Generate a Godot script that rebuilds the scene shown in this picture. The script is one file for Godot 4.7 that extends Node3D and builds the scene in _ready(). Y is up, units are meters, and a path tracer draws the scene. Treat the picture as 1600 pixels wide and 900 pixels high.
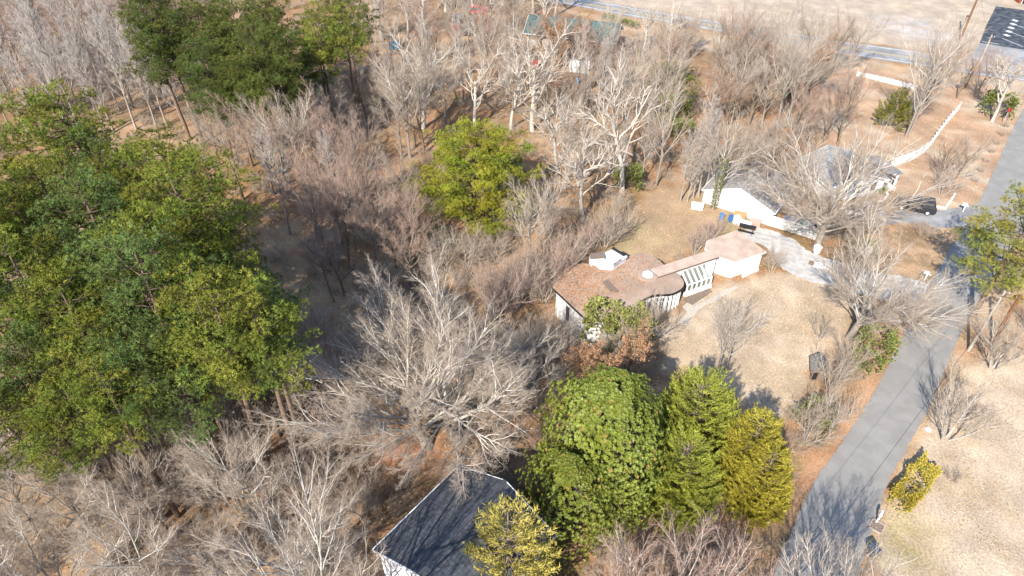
extends Node3D
# A wooded neighbourhood seen from the air: woods, a grove of pines, a house with a curved roof, a street.

# ---------------------------------------------------------------- mesh helpers
class MB:
	var v := PackedVector3Array()
	var n := PackedVector3Array()
	var c := PackedColorArray()
	var t := PackedInt32Array()

	func tri(a: Vector3, b: Vector3, d: Vector3, col := Color.WHITE) -> void:
		var nn := (d - a).cross(b - a).normalized()
		var k := v.size()
		v.append(a); v.append(b); v.append(d)
		n.append(nn); n.append(nn); n.append(nn)
		c.append(col); c.append(col); c.append(col)
		t.append(k); t.append(k + 1); t.append(k + 2)

	func quad(a: Vector3, b: Vector3, d: Vector3, e: Vector3, col := Color.WHITE) -> void:
		tri(a, b, d, col)
		tri(a, d, e, col)

	# a quad turned so that its face looks along out
	func face(a: Vector3, b: Vector3, d: Vector3, e: Vector3, out: Vector3, col := Color.WHITE) -> void:
		if (d - a).cross(b - a).dot(out) < 0.0:
			quad(e, d, b, a, col)
		else:
			quad(a, b, d, e, col)

	func box(o: Vector3, size: Vector3, turn := Basis.IDENTITY, col := Color.WHITE) -> void:
		var h := size / 2.0
		var x := turn.x * h.x
		var y := turn.y * h.y
		var z := turn.z * h.z
		for s: float in [-1.0, 1.0]:
			face(o + x * s - y - z, o + x * s + y - z, o + x * s + y + z, o + x * s - y + z, x * s, col)
			face(o + y * s - x - z, o + y * s + x - z, o + y * s + x + z, o + y * s - x + z, y * s, col)
			face(o + z * s - y - x, o + z * s + y - x, o + z * s + y + x, o + z * s - y + x, z * s, col)

	# a bar of square section between two points
	func bar(a: Vector3, b: Vector3, w: float, h: float, col := Color.WHITE) -> void:
		var d := (b - a)
		var z := d.normalized()
		var x := Vector3.UP.cross(z)
		x = Vector3.RIGHT if x.length() < 0.01 else x.normalized()
		box((a + b) / 2.0, Vector3(w, h, d.length()), Basis(x, z.cross(x), z), col)

	# flat polygon (x, z) drawn out from y0 to y1
	func slab(p: PackedVector2Array, y0: float, y1: float, col := Color.WHITE, bottom := true) -> void:
		var k := Geometry2D.triangulate_polygon(p)
		for i in range(0, k.size(), 3):
			var a := Vector3(p[k[i]].x, y1, p[k[i]].y)
			var b := Vector3(p[k[i + 1]].x, y1, p[k[i + 1]].y)
			var d := Vector3(p[k[i + 2]].x, y1, p[k[i + 2]].y)
			if (d - a).cross(b - a).y < 0.0:
				var e := b; b = d; d = e
			tri(a, b, d, col)
			if bottom:
				var dn := Vector3(0, y0 - y1, 0)
				tri(a + dn, d + dn, b + dn, col)
		wall(p, y0, y1, true, col)

	func wall(p: PackedVector2Array, y0: float, y1: float, closed: bool, col := Color.WHITE) -> void:
		var s := -1.0 if Geometry2D.is_polygon_clockwise(p) else 1.0
		for i in (p.size() if closed else p.size() - 1):
			var a := p[i]
			var b := p[(i + 1) % p.size()]
			var o := Vector3(b.y - a.y, 0, a.x - b.x) * s
			face(Vector3(a.x, y0, a.y), Vector3(b.x, y0, b.y), Vector3(b.x, y1, b.y), Vector3(a.x, y1, a.y), o, col)

	func tube(p: PackedVector3Array, r: PackedFloat32Array, sides: int, col: Color) -> void:
		var m := p.size()
		var d := (p[1] - p[0]).normalized()
		var u := d.cross(Vector3(0.31, 0.2, 0.93)).normalized()
		var k := v.size()
		for i in m:
			if i > 0 and i < m - 1:
				d = (p[i + 1] - p[i - 1]).normalized()
			elif i == m - 1:
				d = (p[i] - p[i - 1]).normalized()
			u = (u - d * u.dot(d)).normalized()
			var w := d.cross(u)
			for s in sides:
				var a := TAU * s / sides
				var o := u * cos(a) + w * sin(a)
				v.append(p[i] + o * r[i]); n.append(o); c.append(col)
		for i in m - 1:
			for s in sides:
				var a := k + i * sides + s
				var b := k + i * sides + (s + 1) % sides
				t.append(a); t.append(a + sides); t.append(b)
				t.append(b); t.append(a + sides); t.append(b + sides)

	func cap(p: Vector3, d: Vector3, r: float, sides: int, col: Color) -> void:
		var u := d.cross(Vector3(0.31, 0.2, 0.93)).normalized()
		var w := d.cross(u)
		for s in sides:
			var a := TAU * s / sides
			var b := TAU * (s + 1) / sides
			tri(p, p + (u * cos(b) + w * sin(b)) * r, p + (u * cos(a) + w * sin(a)) * r, col)

	func lathe(o: Vector3, prof: PackedVector2Array, sides: int, col := Color.WHITE) -> void:
		for i in prof.size() - 1:
			for s in sides:
				var a := TAU * s / sides
				var b := TAU * (s + 1) / sides
				var ca := Vector3(cos(a), 0, sin(a))
				var cb := Vector3(cos(b), 0, sin(b))
				var p0 := prof[i]
				var p1 := prof[i + 1]
				var up := Vector3.UP
				face(o + ca * p0.x + up * p0.y, o + cb * p0.x + up * p0.y, o + cb * p1.x + up * p1.y, o + ca * p1.x + up * p1.y, (ca + cb) * (p1.y - p0.y) + up * (p0.x - p1.x) * 2.0, col)

	func spike(p: Vector3, q: Vector3, r: float, col: Color) -> void:
		var d := (q - p).normalized()
		var u := d.cross(Vector3(0.31, 0.2, 0.93)).normalized()
		var w := d.cross(u)
		var k := v.size()
		var o1 := u * -0.5 + w * 0.866
		var o2 := u * -0.5 - w * 0.866
		v.append(p + u * r); v.append(p + o1 * r); v.append(p + o2 * r); v.append(q)
		n.append(u); n.append(o1); n.append(o2); n.append(d)
		c.append(col); c.append(col); c.append(col); c.append(col)
		t.append(k); t.append(k + 3); t.append(k + 1)
		t.append(k + 1); t.append(k + 3); t.append(k + 2)
		t.append(k + 2); t.append(k + 3); t.append(k)

	func blade(p: Vector3, d: Vector3, side: Vector3, col: Color) -> void:
		var k := v.size()
		var nn := d.cross(side).normalized()
		v.append(p - side); v.append(p + side); v.append(p + d)
		n.append(nn); n.append(nn); n.append(nn)
		c.append(col); c.append(col); c.append(col)
		t.append(k); t.append(k + 1); t.append(k + 2)
		if (v[k + 2] - v[k]).cross(v[k + 1] - v[k]).dot(nn) < 0.0:
			t[-1] = k + 1; t[-2] = k + 2

	# a folded leaf: two halves meeting at the midrib
	func leaf(p: Vector3, d: Vector3, side: Vector3, up: Vector3, col: Color) -> void:
		var m := p + d * 0.45
		var lift := up * side.length() * 0.35
		tri(p, p + d, m + side + lift, col)
		tri(p, m - side + lift, p + d, col)

	func mesh() -> ArrayMesh:
		var a := []
		a.resize(Mesh.ARRAY_MAX)
		a[Mesh.ARRAY_VERTEX] = v
		a[Mesh.ARRAY_NORMAL] = n
		a[Mesh.ARRAY_COLOR] = c
		a[Mesh.ARRAY_INDEX] = t
		var m := ArrayMesh.new()
		m.add_surface_from_arrays(Mesh.PRIMITIVE_TRIANGLES, a)
		return m

var rng := RandomNumberGenerator.new()
var used := {}
var M := {}
var proto := {}

func rf(a: float, b: float) -> float:
	return rng.randf_range(a, b)

func rv() -> Vector3:
	return Vector3(rng.randf() * 2.0 - 1.0, rng.randf() * 2.0 - 1.0, rng.randf() * 2.0 - 1.0)

func numbered(called: String) -> String:
	var k: int = used.get(called, 0)
	used[called] = k + 1
	return called if k == 0 else "%s_%03d" % [called, k]

func tag(o: Node3D, label: String, category: String, group := "") -> Node3D:
	o.set_meta("label", label)
	o.set_meta("category", category)
	if group:
		o.set_meta("group", group)
	return o

func thing(called: String, label: String, category: String, at := Vector3.ZERO, turn := 0.0, group := "") -> Node3D:
	var o := Node3D.new()
	o.name = numbered(called)
	add_child(o)
	o.position = at
	o.rotation.y = turn
	tag(o, label, category, group)
	return o

func part(called: String, m: MB, material: Material, parent: Node3D) -> MeshInstance3D:
	return part_mesh(called, m.mesh(), material, parent)

func part_mesh(called: String, m: Mesh, material: Material, parent: Node3D) -> MeshInstance3D:
	var o := MeshInstance3D.new()
	o.name = called
	if parent:
		var k := 0
		while parent.has_node(NodePath(o.name)):
			k += 1
			o.name = "%s_%03d" % [called, k]
	o.mesh = m
	o.material_override = material
	if parent:
		parent.add_child(o)
	return o

func single(called: String, m: MB, material: Material, label: String, category: String, group := "") -> MeshInstance3D:
	var o := part(numbered(called), m, material, null)
	add_child(o)
	tag(o, label, category, group)
	return o

func struct(called: String, m: MB, material: Material) -> MeshInstance3D:
	var o := part(numbered(called), m, material, null)
	add_child(o)
	o.set_meta("kind", "structure")
	return o

func v2(p: Vector3) -> Vector2:
	return Vector2(p.x, p.z)

# ---------------------------------------------------------------- materials
func noise_tex(freq: float, sd: int, lo: float, hi: float, size := 512, oct := 5) -> NoiseTexture2D:
	var f := FastNoiseLite.new()
	f.noise_type = FastNoiseLite.TYPE_SIMPLEX_SMOOTH
	f.frequency = freq
	f.seed = sd
	f.fractal_octaves = oct
	f.fractal_gain = 0.6
	var g := Gradient.new()
	g.set_color(0, Color(lo, lo, lo))
	g.set_color(1, Color(hi, hi, hi))
	g.set_offset(0, 0.22)
	g.set_offset(1, 0.78)
	var t := NoiseTexture2D.new()
	t.width = size
	t.height = size
	t.seamless = true
	t.noise = f
	t.color_ramp = g
	return t

func lin(r: float, g: float, b: float) -> Color:
	return Color(r, g, b).linear_to_srgb()

# a plain material, colour in linear values; grain is a noise texture laid on in world axes
func mat(r: float, g: float, b: float, rough := 0.85, grain: Texture2D = null, scale := 0.5, world := true, vc := false) -> StandardMaterial3D:
	var m := StandardMaterial3D.new()
	m.albedo_color = lin(r, g, b)
	m.roughness = rough
	m.metallic_specular = 0.3
	m.vertex_color_use_as_albedo = vc
	if grain:
		m.albedo_texture = grain
		m.uv1_triplanar = true
		m.uv1_world_triplanar = world
		m.uv1_scale = Vector3.ONE * scale
	return m

func detail(m: StandardMaterial3D, t: Texture2D, scale: float) -> void:
	m.detail_enabled = true
	m.detail_albedo = t
	m.detail_blend_mode = BaseMaterial3D.BLEND_MODE_MUL
	m.detail_uv_layer = BaseMaterial3D.DETAIL_UV_2
	m.uv2_triplanar = true
	m.uv2_world_triplanar = true
	m.uv2_scale = Vector3.ONE * scale

func leafy(rough: float, spec: float, back: float) -> StandardMaterial3D:
	var m := mat(1, 1, 1, rough, null, 1.0, true, true)
	m.metallic_specular = spec
	m.cull_mode = BaseMaterial3D.CULL_DISABLED
	if back > 0.0:
		m.backlight_enabled = true
		m.backlight = Color(back, back, back)
	return m

func make_materials() -> void:
	var fine := noise_tex(0.02, 3, 0.66, 1.0, 512, 6)
	var coarse := noise_tex(0.008, 9, 0.80, 1.0, 512, 5)
	var speck := noise_tex(0.12, 5, 0.72, 1.0, 512, 3)
	M.fine = fine
	M.ground = mat(1, 1, 1, 0.95, noise_tex(0.05, 21, 0.82, 1.0, 1024, 7), 0.07, true, true)
	detail(M.ground, noise_tex(0.02, 33, 0.86, 1.0, 512, 6), 0.019)
	M.asphalt = mat(0.315, 0.298, 0.27, 0.9, speck, 0.7)
	detail(M.asphalt, noise_tex(0.012, 41, 0.93, 1.0, 512, 5), 0.06)
	M.old_asphalt = mat(0.40, 0.39, 0.38, 0.9, speck, 0.3)
	detail(M.old_asphalt, coarse, 0.05)
	M.lot = mat(0.09, 0.1, 0.115, 0.85, noise_tex(0.02, 43, 0.6, 1.0, 512, 5), 0.06)
	M.concrete = mat(0.43, 0.41, 0.38, 0.9, noise_tex(0.015, 45, 0.88, 1.0, 512, 6), 0.12)
	M.stone = mat(0.52, 0.46, 0.38, 0.9, speck, 0.7)
	M.paint = mat(0.72, 0.71, 0.68, 0.8, noise_tex(0.08, 47, 0.7, 1.0, 256, 3), 0.5)
	M.yellow = mat(0.62, 0.47, 0.2, 0.8, noise_tex(0.08, 47, 0.7, 1.0, 256, 3), 0.5)
	M.fence = mat(0.72, 0.71, 0.68, 0.8, noise_tex(0.03, 67, 0.75, 1.0, 256, 4), 0.5)
	M.white = mat(0.78, 0.77, 0.75, 0.6, noise_tex(0.02, 51, 0.88, 1.0, 256, 4), 0.25)
	M.stucco = mat(0.7, 0.69, 0.67, 0.85, noise_tex(0.02, 53, 0.74, 1.0, 512, 6), 0.16)
	M.roof_brown = mat(0.46, 0.335, 0.25, 0.95, noise_tex(0.012, 55, 0.89, 1.0, 512, 6), 0.05)
	detail(M.roof_brown, speck, 0.5)
	M.roof_pale = mat(0.45, 0.34, 0.265, 0.95, noise_tex(0.012, 57, 0.88, 1.0, 512, 6), 0.08)
	M.shingle = mat(1, 1, 1, 0.9, speck, 1.3, true, true)
	M.dark = mat(0.02, 0.02, 0.022, 0.5)
	M.glass = mat(0.035, 0.04, 0.045, 0.08)
	M.glass.metallic_specular = 0.6
	M.wood = mat(0.27, 0.20, 0.15, 0.9, noise_tex(0.03, 61, 0.6, 1.0, 256, 4), 0.9)
	M.pole = mat(0.50, 0.44, 0.37, 0.9, noise_tex(0.03, 61, 0.7, 1.0, 256, 4), 0.9)
	M.pole_brown = mat(0.24, 0.12, 0.06, 0.9, noise_tex(0.03, 61, 0.7, 1.0, 256, 4), 0.9)
	M.brick = mat(0.32, 0.09, 0.055, 0.9, speck, 1.0)
	M.steel = mat(0.45, 0.46, 0.47, 0.4)
	M.bark = mat(1, 1, 1, 0.95, noise_tex(0.03, 63, 0.62, 1.0, 256, 5), 0.8, false, true)
	M.twig = mat(1, 1, 1, 0.95, null, 1.0, false, true)
	M.needle = leafy(0.65, 0.25, 0.14)
	M.gloss = leafy(0.42, 0.35, 0.25)
	M.dead_leaf = leafy(0.9, 0.2, 0.35)
	M.plain = mat(1, 1, 1, 0.7, null, 1.0, false, true)
	M.tyre = mat(0.02, 0.02, 0.02, 0.8)
	M.litter = leafy(0.95, 0.1, 0.0)

# ---------------------------------------------------------------- trees
# spec of a bare tree: arrays by level; the last level carries the twigs
func grow(w: MB, f: MB, p: Vector3, d: Vector3, length: float, r: float, lvl: int, S: Dictionary) -> void:
	var seg: int = S.seg[lvl]
	var wob: float = S.wob[lvl]
	var up: float = S.up[lvl]
	var tip: float = S.tip[lvl]
	var pts := PackedVector3Array([p])
	var rad := PackedFloat32Array([r * (1.35 if lvl == 0 else 1.0)])
	var dirs := PackedVector3Array([d])
	var step := length / seg
	var q := p
	for i in seg:
		d = (d + rv() * wob + Vector3(0, up, 0)).normalized()
		q += d * step
		pts.append(q)
		dirs.append(d)
		rad.append(r * lerpf(1.0, tip, float(i + 1) / seg))
	var to := w if lvl <= S.wood else f
	var cols: Array = S.col
	var shade := rf(0.85, 1.1)
	var col: Color = cols[lvl] * shade
	to.tube(pts, rad, S.sides[lvl], col)
	var kids: int = S.kids[lvl]
	var from: float = S.from[lvl]
	var last: bool = lvl == S.last
	var az := rng.randf() * TAU
	for k in kids:
		var t := lerpf(from, 1.0, (k + rng.randf() * 0.8) / kids)
		var at := minf(t * seg, seg - 0.001)
		var i := int(at)
		var b := pts[i].lerp(pts[i + 1], at - i)
		var dd := dirs[i + 1]
		az += 2.4 + rf(-0.5, 0.5)
		var u := dd.cross(Vector3(0.3, 0.25, 0.9)).normalized()
		var o := u * cos(az) + dd.cross(u) * sin(az)
		var ang: float = S.ang[lvl] * rf(0.7, 1.3)
		if lvl > 0 and t > 0.95:
			ang *= 0.4
		var nd := (dd * cos(ang) + o * sin(ang)).normalized()
		var nl: float = S.len[lvl] * length * lerpf(1.0, S.taper[lvl], (t - from) / (1.0 - from)) * rf(0.75, 1.2)
		if last:
			f.spike(b, b + (nd + rv() * 0.25) * nl, S.twig, cols[lvl + 1] * rf(0.8, 1.15))
		else:
			var nr := minf(lerpf(rad[i], rad[i + 1], at - i) * 0.85, r * S.rk[lvl] * rf(0.8, 1.15))
			grow(w, f, b, nd, nl, nr, lvl + 1, S)

func bare(S: Dictionary, sd: int) -> Node3D:
	rng.seed = sd
	var w := MB.new()
	var f := MB.new()
	var stems: int = S.get("stems", 1)
	for k in stems:
		var a := TAU * k / stems + rf(-0.4, 0.4)
		var out: float = 0.0 if stems == 1 else rf(0.7, 1.3) * float(S.get("splay", 0.4))
		grow(w, f, Vector3(cos(a), 0, sin(a)) * out * 0.4 - Vector3(0, 0.3, 0), Vector3(cos(a) * out, 1, sin(a) * out).normalized(), S.h * rf(0.85, 1.1), float(S.r) * (1.0 if stems == 1 else rf(0.6, 1.0)), 0, S)
	var o := Node3D.new()
	part("trunk", w, M.bark, o)
	part("crown", f, M.twig, o)
	if S.has("leaves"):
		var l := MB.new()
		for i in S.leaves:
			var p := f.v[rng.randi() % f.v.size()]
			leaf_at(l, p + rv() * 0.15, rf(0.10, 0.17), Color(0.36, 0.20, 0.11) * rf(0.6, 1.3))
		part("dead_leaves", l, M.dead_leaf, o)
	return o

func leaf_at(l: MB, p: Vector3, s: float, col: Color) -> void:
	var d := rv().normalized()
	var side := d.cross(rv()).normalized()
	l.leaf(p, d * s * 2.0, side * s * 0.6, side.cross(d), col)

const GREY := Color(0.37, 0.32, 0.265)
const PALE := Color(0.545, 0.495, 0.425)
const TWIG := Color(0.385, 0.305, 0.23)
const ROSE := Color(0.38, 0.265, 0.205)
const DUN := Color(0.29, 0.205, 0.135)

func spec(kind: String) -> Dictionary:
	match kind:
		"oak": return {"h": 5.2, "r": 0.40, "seg": [4, 9, 6, 3, 2], "wob": [0.08, 0.12, 0.17, 0.22, 0.3], "up": [0.0, 0.03, 0.035, 0.03, 0.0], "tip": [0.75, 0.2, 0.25, 0.3, 0.3], "sides": [9, 6, 4, 3, 3], "kids": [16, 15, 9, 7, 4], "from": [0.45, 0.26, 0.22, 0.2, 0.1], "ang": [0.85, 0.45, 0.55, 0.6, 0.6], "len": [1.95, 0.40, 0.44, 0.46, 0.6], "taper": [1.0, 0.6, 0.5, 0.6, 0.8], "rk": [0.34, 0.34, 0.40, 0.5], "wood": 1, "last": 4, "twig": 0.006, "col": [GREY, PALE, PALE, GREY, TWIG, TWIG]}
		"upright": return {"h": 9.5, "r": 0.20, "seg": [6, 8, 5, 3], "wob": [0.07, 0.15, 0.2, 0.24], "up": [0.0, 0.10, 0.06, 0.03], "tip": [0.45, 0.22, 0.3, 0.3], "sides": [7, 5, 3, 3], "kids": [12, 11, 8, 6], "from": [0.35, 0.28, 0.25, 0.1], "ang": [0.72, 0.55, 0.55, 0.55], "len": [0.80, 0.40, 0.46, 0.62], "taper": [0.8, 0.55, 0.5, 0.8], "rk": [0.40, 0.36, 0.40], "wood": 1, "last": 3, "twig": 0.006, "col": [GREY, PALE, PALE, TWIG, TWIG]}
		"slender": return {"h": 13.5, "r": 0.15, "seg": [8, 5, 4, 3], "wob": [0.05, 0.12, 0.16, 0.2], "up": [0.03, 0.14, 0.08, 0.05], "tip": [0.25, 0.25, 0.3, 0.3], "sides": [6, 4, 3, 3], "kids": [24, 7, 6, 6], "from": [0.28, 0.2, 0.15, 0.1], "ang": [0.62, 0.5, 0.5, 0.5], "len": [0.29, 0.42, 0.5, 0.7], "taper": [0.45, 0.5, 0.6, 0.8], "rk": [0.42, 0.42, 0.5], "wood": 1, "last": 3, "twig": 0.0075, "col": [GREY * 1.15, PALE, GREY, Color(0.40, 0.36, 0.325), Color(0.40, 0.35, 0.31)]}
		"sycamore": return {"h": 9.0, "r": 0.32, "seg": [6, 9, 6, 3], "wob": [0.12, 0.24, 0.28, 0.3], "up": [0.0, 0.07, 0.03, 0.02], "tip": [0.6, 0.25, 0.3, 0.3], "sides": [8, 6, 4, 3], "kids": [9, 10, 8, 6], "from": [0.4, 0.28, 0.25, 0.1], "ang": [0.72, 0.65, 0.65, 0.6], "len": [0.9, 0.42, 0.45, 0.5], "taper": [0.8, 0.6, 0.5, 0.8], "rk": [0.45, 0.40, 0.42], "wood": 1, "last": 3, "twig": 0.0075, "col": [PALE * 1.05, PALE * 1.15, PALE, TWIG * 1.1, TWIG * 1.1]}
		"small": return {"h": 3.4, "r": 0.085, "stems": 4, "splay": 0.35, "seg": [5, 5, 3], "wob": [0.10, 0.16, 0.2], "up": [0.02, 0.10, 0.06], "tip": [0.5, 0.3, 0.3], "sides": [6, 4, 3], "kids": [9, 9, 8], "from": [0.3, 0.15, 0.1], "ang": [0.55, 0.5, 0.5], "len": [0.7, 0.42, 0.6], "taper": [0.9, 0.6, 0.8], "rk": [0.45, 0.42], "wood": 1, "last": 2, "twig": 0.006, "col": [PALE, PALE, TWIG, TWIG]}
		"shrub": return {"h": 1.7, "r": 0.03, "stems": 16, "splay": 0.7, "seg": [4, 3, 2], "wob": [0.14, 0.2, 0.25], "up": [0.04, 0.06, 0.03], "tip": [0.4, 0.3, 0.3], "sides": [3, 3, 3], "kids": [6, 6, 4], "from": [0.2, 0.15, 0.1], "ang": [0.5, 0.5, 0.5], "len": [0.55, 0.45, 0.6], "taper": [0.8, 0.6, 0.8], "rk": [0.5, 0.5], "wood": 0, "last": 2, "twig": 0.006, "col": [DUN, TWIG, TWIG, TWIG]}
	return {}

func tuft(f: MB, p: Vector3, d: Vector3, s: float, blades: int, wide: float, col: Color) -> void:
	for k in blades:
		var e := (d + rv() * 0.95).normalized()
		var side := e.cross(rv()).normalized() * wide
		f.blade(p, e * s * rf(0.8, 1.2), side, col * rf(0.85, 1.15))

func clump(f: MB, o: Vector3, r: float, tufts: int, s: float, wide: float, col: Color) -> void:
	for k in tufts:
		var d := rv()
		d.y = absf(d.y) * 1.1 - 0.25
		d = d.normalized()
		var q := o + Vector3(d.x, d.y * 0.75, d.z) * r * rf(0.6, 1.0)
		tuft(f, q, (d + Vector3(0, 0.3, 0)).normalized(), s, 8, wide, col * rf(0.85, 1.15))

func pine(h: float, bottom: float, radius: float, boughs: int, base: Color, sd: int, trunks := 1) -> Node3D:
	rng.seed = sd
	var w := MB.new()
	var f := MB.new()
	var bark := Color(0.24, 0.165, 0.12)
	for k in trunks:
		var off := Vector3(k * 1.3, 0, k * 0.4)
		var pts := PackedVector3Array()
		var rad := PackedFloat32Array()
		var q := off - Vector3(0, 0.3, 0)
		for i in 9:
			pts.append(q)
			rad.append(lerpf(0.28, 0.05, pow(i / 8.0, 1.2)))
			q += Vector3(rf(-0.12, 0.12), h / 8.4, rf(-0.12, 0.12)) - off / 9.0
		w.tube(pts, rad, 7, bark)
	var az := 0.0
	for k in boughs:
		var t := (k + 0.5) / boughs
		var y := lerpf(bottom, h * 0.985, t)
		az += 2.4 + rf(-0.5, 0.5)
		# a rounded crown: widest a third of the way up
		var env := sqrt(maxf(0.0, 1.0 - pow(absf(t - 0.34) / (0.69 if t > 0.34 else 0.52), 2.0)))
		var reach := maxf(0.5, radius * env * rf(0.5, 1.16))
		var rise := rf(-0.02, 0.34) + 0.42 * t
		var d := Vector3(cos(az), rise, sin(az)).normalized()
		var a := Vector3(0, y - reach * rise * 0.8, 0)
		var b := a + d * reach
		var mid := (a + b) / 2.0 - Vector3(0, 0.12 * reach, 0)
		w.tube(PackedVector3Array([a, mid, b]), PackedFloat32Array([0.05, 0.03, 0.012]), 4, bark * 0.6)
		var tone := base * rf(0.75, 1.25)
		tone.r *= rf(0.85, 1.2)
		var steps := int(clampf(reach / 1.05, 1, 8))
		for s in steps:
			var u := lerpf(0.45, 1.0, (s + 1.0) / steps)
			var at := (a * (1 - u) * (1 - u) + mid * 2.0 * u * (1 - u) + b * u * u)
			for j in (2 if u > 0.6 else 1):
				var spread := rv() * Vector3(1, 0.35, 1) * 0.8
				var e := at + spread + Vector3(0, 0.15, 0)
				w.spike(at, e, 0.014, bark * 0.6)
				clump(f, e, rf(0.38, 0.68), 20, 0.25, 0.020, tone * rf(0.75, 1.2))
	var o := Node3D.new()
	part("trunk", w, M.bark, o)
	part("crown", f, M.needle, o)
	return o

# broad-leaved evergreen: leaves in rosettes over a lumpy egg
func broadleaf(h: float, radius: float, low: float, count: int, size: float, base: Color, sd: int) -> Node3D:
	rng.seed = sd
	var w := MB.new()
	var f := MB.new()
	var noise := FastNoiseLite.new()
	noise.seed = sd
	noise.frequency = 0.33
	w.tube(PackedVector3Array([Vector3(0, -0.3, 0), Vector3(0.1, h * 0.4, 0), Vector3(0, h * 0.9, 0.1)]), PackedFloat32Array([0.32, 0.2, 0.04]), 8, Color(0.2, 0.17, 0.14))
	for k in count:
		var t := pow(rng.randf(), 0.75)
		var az := rng.randf() * TAU
		var env := pow(maxf(0.0, 1.0 - pow(absf(t - 0.3) / (0.72 if t > 0.3 else 0.9), 2.2)), 0.55)
		if k % 8 == 0:
			env = sqrt(rng.randf()) * 0.55
			t = 0.3 + 0.72 * pow(1.0 - pow(env, 1.818), 0.4545)
		var dirn := Vector3(cos(az), 0, sin(az))
		var p0 := dirn * radius * env + Vector3(0, lerpf(low, h, t), 0)
		var lump := (noise.get_noise_3dv(p0 * 0.6) * 2.2 + noise.get_noise_3dv(p0 * 1.5) * 1.3 + noise.get_noise_3dv(p0 * 4.0) * 0.7) * minf(1.0, env * 1.4)
		var deep := rng.randf()
		var p := dirn * maxf(0.1, radius * env * (1.0 - 0.36 * deep * deep) + lump) + Vector3(0, p0.y + lump * 0.4, 0)
		var out := (dirn * radius * env + Vector3(0, (t - 0.25) * radius * 1.3, 0)).normalized()
		if k % 14 == 0:
			w.spike(Vector3(0, p.y - 0.8, 0), p, 0.04, Color(0.2, 0.17, 0.14))
		var tone := base * rf(0.7, 1.25)
		if rng.randf() < 0.03:
			tone = Color(0.22, 0.15, 0.04)
		var u := out.cross(rv()).normalized()
		for j in 6:
			var a := TAU * j / 6.0 + rf(-0.3, 0.3)
			var d := (u * cos(a) + out.cross(u) * sin(a)) + out * rf(0.1, 0.9)
			d = d.normalized()
			var side := d.cross(out).normalized() * size * 0.26
			f.leaf(p, d * size * rf(0.8, 1.2), side, out, tone * rf(0.85, 1.15))
	var o := Node3D.new()
	part("trunk", w, M.bark, o)
	part("crown", f, M.gloss, o)
	return o

# cedar or cypress: feathery plumes set all round a tapering stem
func cedar(h: float, radius: float, low: float, boughs: int, base: Color, open: float, sd: int, blunt := 0.6) -> Node3D:
	rng.seed = sd
	var w := MB.new()
	var f := MB.new()
	var bark := Color(0.3, 0.23, 0.18)
	w.tube(PackedVector3Array([Vector3(0, -0.3, 0), Vector3(0.08, h * 0.5, 0), Vector3(0, h * 0.97, 0)]), PackedFloat32Array([0.24, 0.13, 0.03]), 7, bark)
	var az := 0.0
	for k in boughs:
		var t := 1.0 - pow(1.0 - (k + 0.5) / boughs, 0.62)
		az += 2.4 + rf(-0.4, 0.4)
		var reach := radius * pow(1.0 - t * 0.98, blunt) * rf(1.0 - 0.28 * open, 1.0 + 0.14 * open)
		var rise := rf(-0.1, 1.1) + 0.6 * t
		var dirn := Vector3(cos(az), 0, sin(az))
		var y := lerpf(low, h * 0.97, t) - reach * rise * 0.35
		var a := Vector3(0, maxf(y, 0.2), 0)
		var mid := a + dirn * reach * 0.6 + Vector3(0, reach * rise * 0.25, 0)
		var tip := a + dirn * reach + Vector3(0, reach * rise * 0.85, 0)
		w.tube(PackedVector3Array([a, mid, tip]), PackedFloat32Array([0.035, 0.025, 0.008]), 3, bark)
		var tone := base * rf(0.72, 1.28)
		var n := int(maxf(5.0, reach / 0.2))
		for i in n:
			var u := lerpf(0.32, 1.0, float(i) / (n - 1))
			var p := a * (1 - u) * (1 - u) + mid * 2.0 * u * (1 - u) + tip * u * u
			var fw := ((mid - a) * (1 - u) + (tip - mid) * u).normalized()
			var side := fw.cross(Vector3.UP).normalized()
			for s: float in [-1.0, 1.0]:
				var d := (fw + side * s * rf(0.5, 1.0) + Vector3(0, rf(-0.1, 0.5), 0)).normalized()
				var reach2 := 0.22 + 0.5 * (1.0 - u)
				for j in 4:
					var q := p + d * reach2 * (j / 4.0) + rv() * 0.06
					var e := (d + rv() * 0.55).normalized()
					f.blade(q, e * rf(0.2, 0.36), e.cross(rv()).normalized() * 0.034, tone * rf(0.85, 1.15))
	var o := Node3D.new()
	part("trunk", w, M.bark, o)
	part("crown", f, M.needle, o)
	return o

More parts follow.
